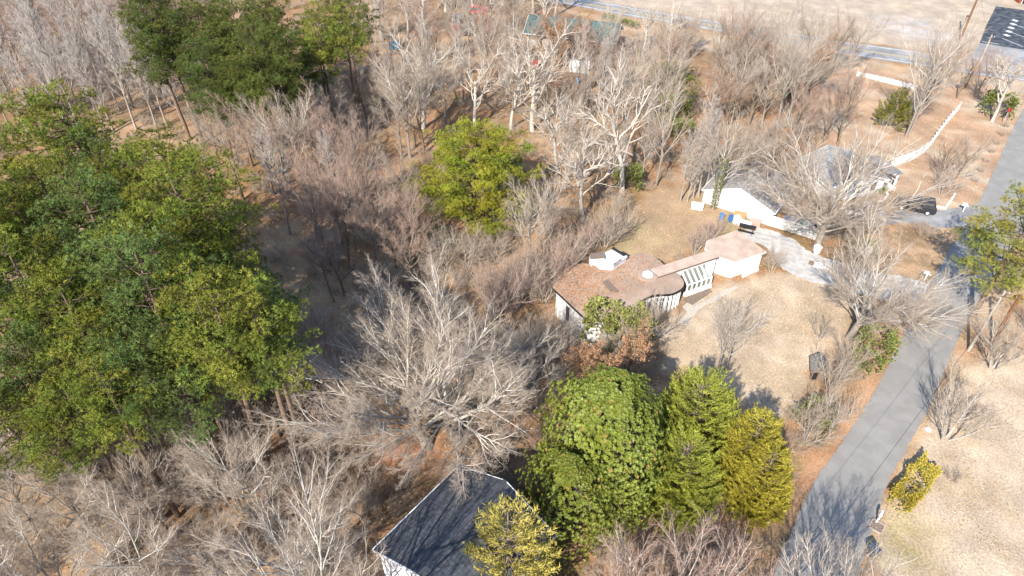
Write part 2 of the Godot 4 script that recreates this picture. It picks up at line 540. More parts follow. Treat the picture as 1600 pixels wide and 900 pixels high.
# a low evergreen bush; sx, sy, sz are its half sizes
func bush(half: Vector3, count: int, size: float, base: Color, sd: int, material: Material, base2 := Color.BLACK) -> Node3D:
	rng.seed = sd
	var f := MB.new()
	var w := MB.new()
	var noise := FastNoiseLite.new()
	noise.seed = sd
	noise.frequency = 0.7
	for k in 9:
		w.spike(Vector3(rf(-0.1, 0.1), -0.05, rf(-0.1, 0.1)), Vector3(rf(-0.6, 0.6) * half.x, half.y * 1.3, rf(-0.6, 0.6) * half.z), 0.03, DUN)
	for k in count:
		var d := rv().normalized()
		if d.y < -0.3:
			d.y = -d.y
		d = Vector3(signf(d.x) * pow(absf(d.x), 0.65), signf(d.y) * pow(absf(d.y), 0.65), signf(d.z) * pow(absf(d.z), 0.65))
		var lump := 1.0 + noise.get_noise_3dv(d * half * 1.4) * 0.45
		var p := d * half * lump * rf(0.75, 1.0) + Vector3(0, half.y * 0.75, 0)
		p.y = maxf(p.y, 0.05)
		var tone := base * rf(0.7, 1.3)
		if base2 != Color.BLACK and rng.randf() < 0.3:
			tone = base2 * rf(0.8, 1.2)
		for j in 4:
			var e := (d + rv() * 0.9 + Vector3(0, 0.2, 0)).normalized()
			f.leaf(p, e * size, e.cross(rv()).normalized() * size * 0.28, d, tone * rf(0.9, 1.1))
	var o := Node3D.new()
	part("stem", w, M.twig, o)
	part("crown", f, material, o)
	return o

func make_protos() -> void:
	proto.oak = [bare(spec("oak"), 11), bare(spec("oak"), 12)]
	proto.upright = [bare(spec("upright"), 21), bare(spec("upright"), 22), null]
	var s := spec("upright")
	s.col = [DUN * 0.8, GREY * 0.95, GREY * 0.85, TWIG * 0.85, TWIG * 0.85]
	proto.upright[2] = bare(s, 23)
	s.col = [DUN, GREY * 0.8, DUN, ROSE, ROSE]
	proto.rosy = [bare(s, 24), bare(s, 25)]
	proto.slender = [bare(spec("slender"), 31), bare(spec("slender"), 32), bare(spec("slender"), 33)]
	proto.sycamore = [bare(spec("sycamore"), 41), bare(spec("sycamore"), 42)]
	s = spec("upright")
	s.leaves = 3000
	s.col = [DUN, DUN, DUN, DUN, DUN]
	proto.leafy = [bare(s, 51)]
	proto.small = [bare(spec("small"), 61), bare(spec("small"), 62)]
	s = spec("small")
	s.stems = 1
	s.h = 4.2
	s.kids = [14, 10, 9]
	s.col = [DUN * 0.7, DUN * 0.8, DUN * 0.9, DUN]
	proto.brown = [bare(s, 63)]
	s = spec("small")
	s.col = [PALE, PALE, ROSE, ROSE]
	proto.blush = [bare(s, 64)]
	proto.shrub = [bare(spec("shrub"), 71), bare(spec("shrub"), 72)]
	var green := Color(0.15, 0.175, 0.026)
	proto.pine = [pine(21.5, 13.0, 3.3, 44, green, 81), pine(20.5, 13.0, 3.1, 40, green * 0.8, 82), pine(22.5, 14.0, 3.4, 44, Color(0.10, 0.145, 0.038), 83), pine(20.0, 12.0, 3.2, 42, Color(0.165, 0.185, 0.03), 84)]
	proto.dark_pine = [pine(21.0, 10.0, 4.5, 80, Color(0.085, 0.115, 0.028), 87), pine(20.0, 9.0, 4.5, 80, Color(0.10, 0.125, 0.028), 88)]
	proto.round_pine = [pine(13.8, 2.8, 7.6, 140, Color(0.205, 0.22, 0.025), 85, 2)]
	proto.right_pine = [pine(15.0, 5.0, 4.6, 75, Color(0.20, 0.20, 0.04), 86)]
	proto.magnolia = [broadleaf(13.0, 4.7, 1.0, 6400, 0.23, Color(0.138, 0.16, 0.024), 91)]
	proto.holly = [broadleaf(10.0, 3.6, 0.6, 2900, 0.22, Color(0.115, 0.13, 0.018), 92)]
	proto.cypress = [cedar(9.8, 3.9, 0.3, 560, Color(0.22, 0.235, 0.034), 0.8, 93, 0.36)]
	proto.gold_cedar = [cedar(9.3, 2.9, 0.3, 480, Color(0.275, 0.235, 0.03), 0.8, 94, 0.42)]
	proto.yellow_cedar = [cedar(10.0, 3.1, 0.5, 190, Color(0.32, 0.265, 0.06), 1.3, 95, 0.5)]
	proto.juniper = [cedar(6.0, 3.0, 0.2, 130, Color(0.16, 0.155, 0.025), 1.0, 96)]
	proto.green_bush = [bush(Vector3(1.7, 1.3, 1.7), 700, 0.22, Color(0.15, 0.17, 0.045), 97, M.gloss)]
	proto.bamboo = [bush(Vector3(1.5, 2.4, 1.5), 1100, 0.26, Color(0.22, 0.22, 0.07), 98, M.needle)]
	proto.gold_hedge = [bush(Vector3(1.05, 0.75, 3.1), 3400, 0.15, Color(0.40, 0.30, 0.05), 99, M.gloss, Color(0.23, 0.22, 0.04))]

func plant(kind: String, which: int, at: Vector3, size: float, label: String, called: String, category := "tree", group := "", turn := -1.0, tall := 1.0) -> Node3D:
	var list: Array = proto[kind]
	var o: Node3D = list[which % list.size()].duplicate()
	o.name = numbered(called)
	add_child(o)
	o.position = at - Vector3(0, dip(at.x, at.z), 0)
	o.rotation = Vector3(rf(-0.03, 0.03), rf(0, TAU) if turn < 0.0 else turn, rf(-0.03, 0.03))
	o.scale = Vector3(size, size * tall, size)
	tag(o, label, category, group)
	return o

const ORD := ["first", "second", "third", "fourth", "fifth", "sixth", "seventh", "eighth", "ninth", "tenth", "eleventh", "twelfth", "thirteenth", "fourteenth", "fifteenth", "sixteenth"]

# trees of a wood in a loose row from a to b, named left to right
func row(kinds: Array, called: String, count: int, a: Vector3, b: Vector3, size: float, phrase: String, group: String, category := "tree") -> void:
	for k in count:
		var t := (k + 0.5 + rf(-0.3, 0.3)) / count
		var gap := (b - a) / count
		var at := a.lerp(b, t) + Vector3(gap.z, 0, -gap.x) * rf(-0.3, 0.3)
		var label := "%s, %s from the left" % [phrase, ORD[k]]
		plant(kinds[rng.randi() % kinds.size()], rng.randi() % 4, at, size * rf(0.8, 1.2), label, called, category, group, -1.0, rf(0.9, 1.15))

var open_land := []     # [outline, colour, second colour, soft edge]
var house_places: Array[PackedVector2Array] = []

func lawn(p: Array, a: Color, b: Color, soft := 1.2) -> void:
	var q := PackedVector2Array()
	for e: Vector2 in p:
		q.append(e)
	var box := Rect2(q[0], Vector2.ZERO)
	for e in q:
		box = box.expand(e)
	open_land.append([q, a, b, soft, box.grow(4.0)])

func edge_distance(p: Vector2, q: PackedVector2Array) -> float:
	var best := 1e9
	for i in q.size():
		var c := Geometry2D.get_closest_point_to_segment(p, q[i], q[(i + 1) % q.size()])
		best = minf(best, p.distance_squared_to(c))
	best = sqrt(best)
	return best if Geometry2D.is_point_in_polygon(p, q) else -best

var n_wide := FastNoiseLite.new()
var n_mid := FastNoiseLite.new()
var n_small := FastNoiseLite.new()

# [colour of the soil, share of woodland]
func soil(x: float, z: float) -> Array:
	var a := n_wide.get_noise_2d(x, z)
	var b := n_mid.get_noise_2d(x, z)
	var d := n_small.get_noise_2d(x, z)
	var rust := Color(0.375, 0.205, 0.105)
	var tan := Color(0.45, 0.305, 0.18)
	var dark := Color(0.20, 0.135, 0.075)
	var olive := Color(0.17, 0.145, 0.06)
	var col := rust.lerp(tan, smoothstep(-0.25, 0.35, a + d * 0.5))
	col = col.lerp(dark, smoothstep(0.0, 0.5, b + d * 0.6) * 0.75)
	col = col.lerp(olive, smoothstep(0.15, 0.5, -a * 0.6 + b * -0.7 + d * 0.3) * 0.6)
	var wood := 1.0
	var p := Vector2(x, z)
	for o: Array in open_land:
		var r: Rect2 = o[4]
		if not r.has_point(p):
			continue
		var s: float = o[3]
		var w := smoothstep(-s, s, edge_distance(p, o[0]) + (b * 1.2 + d * 0.9) * s)
		if w > 0.0:
			var c: Color = o[1]
			c = c.lerp(o[2], smoothstep(-0.1, 0.45, b * 0.8 + d * 0.6))
			col = col.lerp(c, w)
			wood *= 1.0 - w
	for q in flat_land:
		if (q[1] as Rect2).has_point(p) and Geometry2D.is_point_in_polygon(p, q[0]):
			wood = 0.0
	return [col, wood]

# the ground falls away below the left end of the curved house
func dip(x: float, z: float) -> float:
	var d := Vector2(x, z).distance_squared_to(Vector2(6.24, -51.51))
	return 1.7 * exp(-d / 40.0)

var flat_land := []
func level(p: Array, grow: float) -> void:
	var q: PackedVector2Array = Geometry2D.offset_polygon(PackedVector2Array(p), grow)[0]
	var box := Rect2(q[0], Vector2.ZERO)
	for e in q:
		box = box.expand(e)
	flat_land.append([q, box])

func make_ground() -> void:
	n_wide.frequency = 0.03
	n_wide.seed = 4
	n_mid.frequency = 0.11
	n_mid.seed = 5
	n_small.frequency = 0.4
	n_small.seed = 6
	n_small.fractal_octaves = 3
	var grass := Color(0.49, 0.365, 0.24)
	var bleached := Color(0.55, 0.43, 0.305)
	var red_tan := Color(0.46, 0.285, 0.165)
	# lawn to the right of the street
	lawn([Vector2(27.53, -24.83), Vector2(28.18, -27.66), Vector2(31.02, -31.33), Vector2(35.78, -36.75), Vector2(39.53, -41.08), Vector2(43.16, -45.06), Vector2(47.00, -47.64), Vector2(56.29, -51.32), Vector2(54.93, -41.08), Vector2(44.41, -22.21), Vector2(27.52, -19.58)], bleached, grass, 0.6)
	lawn([Vector2(27.83, -27.66), Vector2(28.88, -25.07), Vector2(31.88, -25.07), Vector2(34.12, -28.75), Vector2(31.53, -31.03)], Color(0.38, 0.30, 0.145), grass, 1.6)
	lawn([Vector2(43.27, -46.33), Vector2(47.14, -51.13), Vector2(51.10, -55.52), Vector2(60.49, -60.81), Vector2(57.63, -51.32), Vector2(48.93, -47.64)], red_tan, grass, 0.7)
	# front yard
	lawn([Vector2(18.51, -55.32), Vector2(23.50, -58.77), Vector2(29.68, -61.40), Vector2(37.73, -59.10), Vector2(37.09, -52.78), Vector2(34.48, -49.44), Vector2(29.65, -46.76), Vector2(27.58, -41.08), Vector2(23.08, -40.32), Vector2(19.39, -45.06), Vector2(15.23, -46.33), Vector2(15.08, -51.32)], grass, bleached, 0.8)
	# yard behind the curved house
	lawn([Vector2(12.29, -65.05), Vector2(15.18, -72.44), Vector2(18.14, -78.49), Vector2(21.88, -80.10), Vector2(25.58, -76.92), Vector2(30.17, -71.73), Vector2(29.05, -68.96), Vector2(23.56, -65.68), Vector2(17.84, -63.80)], Color(0.43, 0.295, 0.18), Color(0.42, 0.315, 0.175), 0.9)
	# verges of the street
	lawn([Vector2(22.16, -30.45), Vector2(25.29, -34.10), Vector2(29.91, -39.58), Vector2(33.46, -44.23), Vector2(38.42, -49.44), Vector2(43.54, -55.84), Vector2(43.68, -54.29), Vector2(39.52, -49.26), Vector2(35.37, -44.07), Vector2(28.99, -36.75), Vector2(24.99, -32.54)], Color(0.45, 0.25, 0.14), red_tan, 0.5)
	# grounds of the white house and along the upper street
	lawn([Vector2(43.75, -96.82), Vector2(54.49, -113.33), Vector2(62.09, -121.67), Vector2(71.11, -118.23), Vector2(79.45, -116.57), Vector2(90.88, -112.81), Vector2(88.20, -108.23), Vector2(75.84, -93.72), Vector2(63.91, -78.49), Vector2(58.54, -74.64), Vector2(49.54, -73.16), Vector2(51.89, -81.76), Vector2(50.05, -89.80)], Color(0.47, 0.30, 0.185), bleached, 1.2)
	lawn([Vector2(9.72, -152.24), Vector2(23.52, -145.86), Vector2(42.27, -137.05), Vector2(63.21, -124.66), Vector2(85.67, -115.47), Vector2(90.88, -112.81), Vector2(86.76, -109.47), Vector2(67.87, -116.02), Vector2(53.89, -121.67), Vector2(32.18, -130.96), Vector2(20.66, -138.46)], Color(0.50, 0.34, 0.20), bleached, 1.5)
	# bare field beyond the main road
	lawn([Vector2(10.11, -159.94), Vector2(27.79, -152.24), Vector2(51.95, -139.53), Vector2(77.18, -128.38), Vector2(86.28, -123.15), Vector2(102.69, -117.40), Vector2(163.85, -187.21), Vector2(9.83, -187.21)], Color(0.50, 0.40, 0.30), Color(0.53, 0.42, 0.30), 0.6)
	lawn([Vector2(75.72, -147.03), Vector2(85.66, -145.09), Vector2(88.29, -134.29), Vector2(81.69, -128.38), Vector2(79.16, -133.61), Vector2(75.33, -139.53)], Color(0.52, 0.485, 0.45), Color(0.50, 0.40, 0.30), 3.5)
	lawn([Vector2(91.86, -110.74), Vector2(101.80, -116.02), Vector2(95.01, -78.49), Vector2(67.01, -51.32), Vector2(59.09, -59.67), Vector2(69.10, -78.49)], grass, bleached, 1.5)
	# clearings in the wood
	lawn([Vector2(-13.59, -36.75), Vector2(-10.60, -39.95), Vector2(-6.28, -37.44), Vector2(-5.52, -34.75), Vector2(-10.36, -33.78)], Color(0.43, 0.21, 0.12), Color(0.36, 0.20, 0.10), 1.2)
	lawn([Vector2(-22.50, -88.86), Vector2(-14.79, -87.01), Vector2(-13.13, -80.10), Vector2(-21.15, -80.93)], Color(0.45, 0.26, 0.16), red_tan, 2.0)
	lawn([Vector2(23.06, -81.76), Vector2(29.28, -98.96), Vector2(32.82, -88.86), Vector2(26.93, -75.39)], red_tan, grass, 2.5)
	level(Array(road_area), 1.6)
	level([Vector2(8.34, -152.24), Vector2(35.41, -141.35), Vector2(60.51, -127.12), Vector2(81.01, -117.40), Vector2(100.27, -110.23), Vector2(110.92, -124.66), Vector2(116.88, -157.31), Vector2(105.48, -157.31), Vector2(85.03, -127.75), Vector2(62.83, -133.61), Vector2(36.51, -147.03), Vector2(8.72, -161.29)], 1.5)
	level([Vector2(27.62, -68.02), Vector2(30.69, -66.32), Vector2(32.00, -62.95), Vector2(38.16, -58.32), Vector2(44.52, -55.52), Vector2(47.36, -59.21), Vector2(42.29, -61.40), Vector2(36.35, -64.67), Vector2(32.75, -69.36), Vector2(30.08, -70.74)], 1.5)
	level([Vector2(41.98, -71.02), Vector2(50.37, -71.30), Vector2(57.81, -70.74), Vector2(61.59, -75.69), Vector2(51.78, -74.49), Vector2(43.48, -75.09)], 1.5)
	level([Vector2(17.01, -52.78), Vector2(19.84, -53.28), Vector2(25.47, -57.99), Vector2(25.53, -59.67), Vector2(19.88, -56.90)], 1.0)
	var xs := PackedFloat32Array()
	var zs := PackedFloat32Array()
	var x := -190.0
	while x <= 190.0:
		xs.append(x)
		x += 0.7 if absf(x) < 66.0 else 1.5
	var z := -10.0
	while z >= -200.0:
		zs.append(z)
		z -= 0.7 if z > -95.0 else 1.6
	var mb := MB.new()
	var cols := xs.size()
	for j in zs.size():
		for i in cols:
			var s := soil(xs[i], zs[j])
			var y := 0.0
			var wood: float = s[1]
			if wood > 0.01 and i > 0 and j > 0 and i < cols - 1 and j < zs.size() - 1:
				y = (n_mid.get_noise_2d(xs[i], zs[j]) * 0.30 + n_small.get_noise_2d(xs[i], zs[j]) * 0.16) * wood - 0.02 * wood
				for h in house_places:
					if Geometry2D.is_point_in_polygon(Vector2(xs[i], zs[j]), h):
						y = 0.0
			y -= dip(xs[i], zs[j])
			mb.v.append(Vector3(xs[i], y, zs[j]))
			mb.c.append(s[0])
	for j in zs.size():
		for i in cols:
			var k := j * cols + i
			var ax := mb.v[k + (1 if i < cols - 1 else 0)] - mb.v[k - (1 if i > 0 else 0)]
			var az := mb.v[k - (cols if j > 0 else 0)] - mb.v[k + (cols if j < zs.size() - 1 else 0)]
			mb.n.append(az.cross(ax).normalized())
	for j in zs.size() - 1:
		for i in cols - 1:
			var k := j * cols + i
			mb.t.append_array(PackedInt32Array([k, k + cols, k + 1, k + 1, k + cols, k + cols + 1]))
	struct("ground", mb, M.ground)
	# the country round about, out to the horizon
	var far := MB.new()
	var col := Color(0.27, 0.19, 0.11)
	var e := 3000.0
	for r: Array in [[-e, e, -e, -200.0], [-e, e, -10.0, e], [-e, -190.0, -200.0, -10.0], [190.0, e, -200.0, -10.0]]:
		far.face(Vector3(r[0], -0.01, r[2]), Vector3(r[1], -0.01, r[2]), Vector3(r[1], -0.01, r[3]), Vector3(r[0], -0.01, r[3]), Vector3.UP, col)
	struct("far_ground", far, M.ground)

func curve(p: Array, step: float) -> PackedVector3Array:
	var c := Curve3D.new()
	c.bake_interval = step
	for i in p.size():
		var a: Vector3 = p[maxi(i - 1, 0)]
		var b: Vector3 = p[mini(i + 1, p.size() - 1)]
		var h := (b - a) / 6.0
		c.add_point(p[i], -h, h)
	return c.get_baked_points()

# a sheet between a left and a right edge, both from near to far
func strip(left: Array, right: Array, y: float, rough: float) -> MB:
	var a := curve(left, 0.5)
	var b := curve(right, 0.5)
	var m := MB.new()
	var k := maxi(a.size(), b.size())
	var prev: Array = []
	for i in k:
		var t := float(i) / (k - 1)
		var p := a[int(t * (a.size() - 1))]
		var q := b[int(t * (b.size() - 1))]
		var d := (q - p).normalized()
		p += d * n_small.get_noise_2d(p.x * 3.0, p.z * 3.0) * rough
		q += d * n_small.get_noise_2d(q.x * 3.0, q.z * 3.0) * rough
		p.y = y
		q.y = y
		if i > 0:
			m.face(prev[0], prev[1], q, p, Vector3.UP)
			m.face(prev[0], p, p - Vector3(0, 0.1, 0), prev[0] - Vector3(0, 0.1, 0), -d)
			m.face(prev[1], q, q - Vector3(0, 0.1, 0), prev[1] - Vector3(0, 0.1, 0), d)
		prev = [p, q]
	return m

func ribbon(line: Array, width: float, y: float, gap := 0.0) -> MB:
	var a := curve(line, 0.6)
	var m := MB.new()
	for i in a.size() - 1:
		if gap > 0.0 and fmod(i * 0.6, gap) > gap * 0.5:
			continue
		var d := (a[i + 1] - a[i])
		var s := Vector3(-d.z, 0, d.x).normalized() * width / 2.0
		var u := Vector3(0, y, 0)
		m.face(a[i] - s + u, a[i] + s + u, a[i + 1] + s + u, a[i + 1] - s + u, Vector3.UP)
	return m

func sheet(p: Array, y: float) -> MB:
	var q := PackedVector2Array()
	for i in p.size():
		q.append(p[i])
	var m := MB.new()
	m.slab(q, y - 0.08, y, Color.WHITE, false)
	return m

func make_roads() -> void:
	# the street, from the bottom of the picture up to the main road
	struct("street", strip(
		[Vector3(8.02, 0, -10.90), Vector3(15.64, 0, -20.01), Vector3(20.34, 0, -26.08), Vector3(25.08, 0, -32.66), Vector3(28.88, 0, -36.75), Vector3(32.13, 0, -40.32), Vector3(35.50, 0, -44.23), Vector3(39.60, 0, -49.44), Vector3(43.68, 0, -54.59), Vector3(46.36, 0, -57.99), Vector3(51.23, 0, -63.80), Vector3(57.54, 0, -71.02), Vector3(63.66, 0, -78.49), Vector3(67.98, 0, -83.98), Vector3(75.77, 0, -94.13), Vector3(83.59, 0, -103.91), Vector3(93.89, 0, -116.02)],
		[Vector3(16.62, 0, -10.90), Vector3(22.35, 0, -20.01), Vector3(26.72, 0, -26.08), Vector3(31.68, 0, -33.03), Vector3(34.36, 0, -36.07), Vector3(36.39, 0, -38.35), Vector3(39.03, 0, -41.30), Vector3(43.36, 0, -46.76), Vector3(47.04, 0, -51.32), Vector3(50.33, 0, -55.11), Vector3(55.70, 0, -60.81), Vector3(61.38, 0, -66.32), Vector3(68.97, 0, -73.90), Vector3(75.77, 0, -80.93), Vector3(85.27, 0, -91.74), Vector3(93.82, 0, -101.17), Vector3(103.10, 0, -112.03)], 0.03, 0.18), M.asphalt)
	struct("main_road", strip(
		[Vector3(-5.85, 0, -162.65), Vector3(11.26, 0, -154.74), Vector3(23.71, 0, -147.42), Vector3(35.41, 0, -141.35), Vector3(42.74, 0, -137.40), Vector3(50.07, 0, -132.94), Vector3(60.51, 0, -127.12), Vector3(73.89, 0, -121.09), Vector3(81.01, 0, -117.40), Vector3(89.42, 0, -114.13), Vector3(100.27, 0, -110.23)],
		[Vector3(-6.01, 0, -168.28), Vector3(11.58, 0, -160.39), Vector3(27.73, 0, -151.83), Vector3(36.51, 0, -147.03), Vector3(49.35, 0, -140.98), Vector3(51.95, 0, -139.53), Vector3(62.83, 0, -133.61), Vector3(76.89, 0, -127.75), Vector3(83.34, 0, -124.35), Vector3(94.71, 0, -119.36), Vector3(104.84, 0, -115.47)], 0.024, 0.05), M.old_asphalt)
	struct("road_marking", ribbon([Vector3(11.31, 0, -155.59), Vector3(23.81, 0, -148.20), Vector3(35.56, 0, -142.09), Vector3(50.26, 0, -133.61), Vector3(60.74, 0, -127.75), Vector3(74.15, 0, -121.67), Vector3(81.29, 0, -117.95), Vector3(89.72, 0, -114.67)], 0.22, 0.032), M.paint)
	struct("road_marking", ribbon([Vector3(11.53, 0, -159.50), Vector3(27.61, 0, -151.01), Vector3(36.36, 0, -146.25), Vector3(51.74, 0, -138.81), Vector3(62.59, 0, -132.94), Vector3(76.61, 0, -127.12), Vector3(83.04, 0, -123.75)], 0.22, 0.032), M.paint)
	struct("road_marking", ribbon([Vector3(11.43, 0, -157.74), Vector3(25.38, 0, -149.80), Vector3(35.99, 0, -144.33), Vector3(51.04, 0, -136.35), Vector3(61.76, 0, -130.63), Vector3(75.36, 0, -124.35), Vector3(82.29, 0, -121.09), Vector3(91.12, 0, -117.12)], 0.2, 0.032), M.yellow)
	struct("road_marking", ribbon([Vector3(11.39, 0, -157.05), Vector3(25.30, 0, -149.16), Vector3(35.87, 0, -143.73), Vector3(50.88, 0, -135.79), Vector3(61.58, 0, -130.11), Vector3(75.14, 0, -123.87), Vector3(82.06, 0, -120.63), Vector3(90.87, 0, -116.68)], 0.2, 0.032), M.yellow)
	struct("parking_lot", sheet([Vector2(90.98, -131.94), Vector2(96.68, -140.62), Vector2(105.47, -153.06), Vector2(110.21, -150.60), Vector2(118.74, -146.64), Vector2(105.77, -124.05), Vector2(97.78, -128.38)], 0.03), M.lot)
	struct("lot_entrance", sheet([Vector2(90.93, -131.84), Vector2(97.73, -128.28), Vector2(105.71, -123.96), Vector2(101.37, -117.12), Vector2(93.05, -120.51), Vector2(83.93, -124.35)], 0.036), M.old_asphalt)
	for k in 6:
		var a: Vector3 = Vector3(96.62, 0, -134.29).lerp(Vector3(104.45, 0, -144.71), k / 5.0)
		var b: Vector3 = Vector3(98.33, 0, -129.34).lerp(Vector3(106.87, 0, -140.62), k / 5.0)
		if k > 0:
			struct("bay_mark", ribbon([a, a.lerp(a + (b - a).normalized() * 1.1, 1.0)], 1.0, 0.036), M.paint)
		if k % 2 == 0:
			struct("bay_line", ribbon([a, a.lerp(b, 0.9)], 0.16, 0.036), M.paint)
	struct("bay_line", ribbon([Vector3(91.70, 0, -132.61), Vector3(94.24, 0, -131.28)], 0.2, 0.04), M.paint)
	# drives
	struct("driveway", strip(
		[Vector3(27.62, 0, -68.02), Vector3(30.69, 0, -66.32), Vector3(31.56, 0, -62.23), Vector3(33.34, 0, -60.12), Vector3(36.20, 0, -58.88), Vector3(37.99, 0, -57.88), Vector3(41.04, 0, -56.58), Vector3(44.52, 0, -55.52)],
		[Vector3(30.08, 0, -70.74), Vector3(32.75, 0, -69.36), Vector3(34.59, 0, -67.62), Vector3(36.35, 0, -64.67), Vector3(39.53, 0, -62.95), Vector3(42.29, 0, -61.40), Vector3(44.90, 0, -60.58), Vector3(47.36, 0, -59.21)], 0.022, 0.3), M.concrete)
	struct("driveway", strip(
		[Vector3(41.98, 0, -71.02), Vector3(46.08, 0, -70.74), Vector3(50.37, 0, -71.30), Vector3(53.90, 0, -70.19), Vector3(57.81, 0, -70.74)],
		[Vector3(43.48, 0, -75.09), Vector3(47.13, 0, -73.31), Vector3(51.78, 0, -74.49), Vector3(55.82, 0, -74.19), Vector3(61.59, 0, -75.69)], 0.022, 0.3), M.old_asphalt)
	struct("path", strip([Vector3(17.69, 0, -52.78), Vector3(19.70, 0, -55.32), Vector3(21.98, 0, -56.80), Vector3(25.37, 0, -58.99)], [Vector3(18.43, 0, -52.39), Vector3(20.31, 0, -54.90), Vector3(22.29, 0, -56.26), Vector3(25.47, 0, -58.54)], 0.018, 0.15), M.stone)
	struct("path", strip([Vector3(18.58, 0, -55.32), Vector3(19.63, 0, -56.37), Vector3(20.80, 0, -57.23)], [Vector3(18.98, 0, -54.49), Vector3(20.06, 0, -55.73), Vector3(21.16, 0, -56.58)], 0.022, 0.1), M.stone)

# ---------------------------------------------------------------- buildings
func smooth(p: Array) -> PackedVector2Array:
	var q := PackedVector2Array()
	for i in p.size():
		var a: Vector2 = p[i]
		var b: Vector2 = p[(i + 1) % p.size()]
		q.append(a.lerp(b, 0.25))
		q.append(a.lerp(b, 0.75))
	return q

func curved_house() -> void:
	var t := thing("curved_house", "long low house with a pinkish brown flat roof of curving outline", "house")
	var h := 2.75
	var corners := [Vector2(4.37, -55.43), Vector2(5.08, -57.36), Vector2(5.93, -58.69), Vector2(7.62, -59.60), Vector2(8.95, -59.37), Vector2(10.41, -59.03), Vector2(11.68, -59.60), Vector2(12.81, -60.64), Vector2(14.13, -61.35), Vector2(15.44, -61.35), Vector2(16.19, -60.64), Vector2(16.67, -59.60), Vector2(17.34, -58.58), Vector2(18.17, -57.69), Vector2(18.52, -56.60), Vector2(18.42, -55.74), Vector2(17.81, -55.01), Vector2(16.74, -54.39), Vector2(15.39, -54.39), Vector2(14.40, -54.08), Vector2(13.64, -53.47), Vector2(12.52, -52.08), Vector2(10.74, -51.01), Vector2(9.05, -50.35), Vector2(7.40, -50.73)]
	var edge := PackedVector2Array([corners[0]])
	for i in range(0, corners.size() - 1):
		var a: Vector2 = corners[i]
		var b: Vector2 = corners[i + 1]
		if i > 0:
			edge.append(a.lerp(b, 0.25))
		if i < corners.size() - 2:
			edge.append(a.lerp(b, 0.75))
	edge.append(corners[-1])
	var m := MB.new()
	m.slab(edge, h - 0.06, h)
	var roof := part("roof", m, M.roof_brown, t)
	m = MB.new()
	var rim := Geometry2D.offset_polygon(edge, 0.06)[0]
	m.slab(rim, h - 0.30, h - 0.065)
	part("roof_edge", m, M.dark, t)
	var base: PackedVector2Array = Geometry2D.offset_polygon(edge, -0.35)[0]
	house_places.append(edge)
	m = MB.new()
	m.wall(base, -2.2, h - 0.3, true)
	part("wall", m, M.stucco, t)
	# posts and dark glass along the bowed front and the flat end
	var out := Geometry2D.offset_polygon(base, 0.03)[0]
	var front := curve([Vector3(14.94, 0, -56.16), Vector3(15.82, 0, -56.37), Vector3(16.95, 0, -56.37), Vector3(18.19, 0, -57.01)], 0.2)
	for i in out.size():
		var a := out[i]
		var b := out[(i + 1) % out.size()]
		var mid := (a + b) / 2.0
		var along := (b - a).normalized()
		var nor := Vector2(along.y, -along.x)
		if Geometry2D.is_point_in_polygon(mid + nor * 0.2, base):
			nor = -nor
		if nor.y < 0.15 or a.distance_to(b) < 0.25:
			continue
		var n3 := Vector3(nor.x, 0, nor.y)
		var count := maxi(1, int(a.distance_to(b) / 0.95))
		var flat := a.distance_to(b) > 4.0
		for k in count:
			var p := a.lerp(b, (k + 0.5) / count)
			var c := Vector3(p.x, 0, p.y)
			var turn := Basis(Vector3(along.x, 0, along.y), Vector3.UP, Vector3(along.x, 0, along.y).cross(Vector3.UP))
			if flat:
				m = MB.new()
				m.box(c + Vector3(0, h / 2 - 1.1, 0) + n3 * 0.02, Vector3(0.10, h + 1.4, 0.10), turn)
				part("batten", m, M.white, t)
				if k % 4 == 2:
					m = MB.new()
					m.box(c + Vector3(0, 0.6, 0) + Vector3(along.x, 0, along.y) * 0.45, Vector3(0.55, 2.0, 0.05), turn)
					part("window", m, M.glass, t)
				continue
			var wide := a.distance_to(b) / count
			if p.x < 13.0:
				m = MB.new()
				m.box(c + Vector3(0, h / 2 - 1.1, 0) + n3 * 0.02, Vector3(0.10, h + 1.4, 0.10), turn)
				part("batten", m, M.white, t)
				continue
			m = MB.new()
			m.box(c + Vector3(0, 1.0, 0), Vector3(wide * 0.6, 1.7, 0.06), turn)
			var win := part("window", m, M.glass, t)
			m = MB.new()
			m.box(c + Vector3(0, 1.0, 0) + n3 * 0.03, Vector3(0.06, 1.7, 0.05), turn)
			m.box(c + Vector3(0, 1.35, 0) + n3 * 0.035, Vector3(wide * 0.6, 0.06, 0.05), turn)
			part("sash_bar", m, M.white, win)
			m = MB.new()
			m.box(c + Vector3(0, 0.6, 0) + Vector3(along.x, 0, along.y) * wide * 0.46 + n3 * 0.1, Vector3(0.14, 3.6, 0.2), turn)
			part("post", m, M.white, t)
	# leaves blown on to the left half of the roof
	var leaves := MB.new()
	rng.seed = 77
	for k in 6000:
		var far := rng.randf()
		var p: Vector2 = corners[0].lerp(corners[10], far * far * 0.9) + Vector2(rf(-4, 4), rf(-4, 4))
		if Geometry2D.is_point_in_polygon(p, edge):
			var d := Vector3(rf(-1, 1), rf(0.0, 0.3), rf(-1, 1)).normalized()
			leaves.leaf(Vector3(p.x, h + 0.015, p.y), d * rf(0.12, 0.2), d.cross(Vector3.UP).normalized() * 0.05, Vector3.UP, [Color(0.36, 0.17, 0.08), Color(0.24, 0.12, 0.06), Color(0.42, 0.25, 0.13)][k % 3])
	part("blown_leaves", leaves, M.litter, roof).set_meta("kind", "stuff")
	# skylight
	var c: Vector3 = Vector3(14.78, 2.75, -57.47)
	m = MB.new()
	m.lathe(c, PackedVector2Array([Vector2(1.15, 0.005), Vector2(1.1, 0.10), Vector2(0.66, 0.12), Vector2(0.62, 0.02)]), 28)
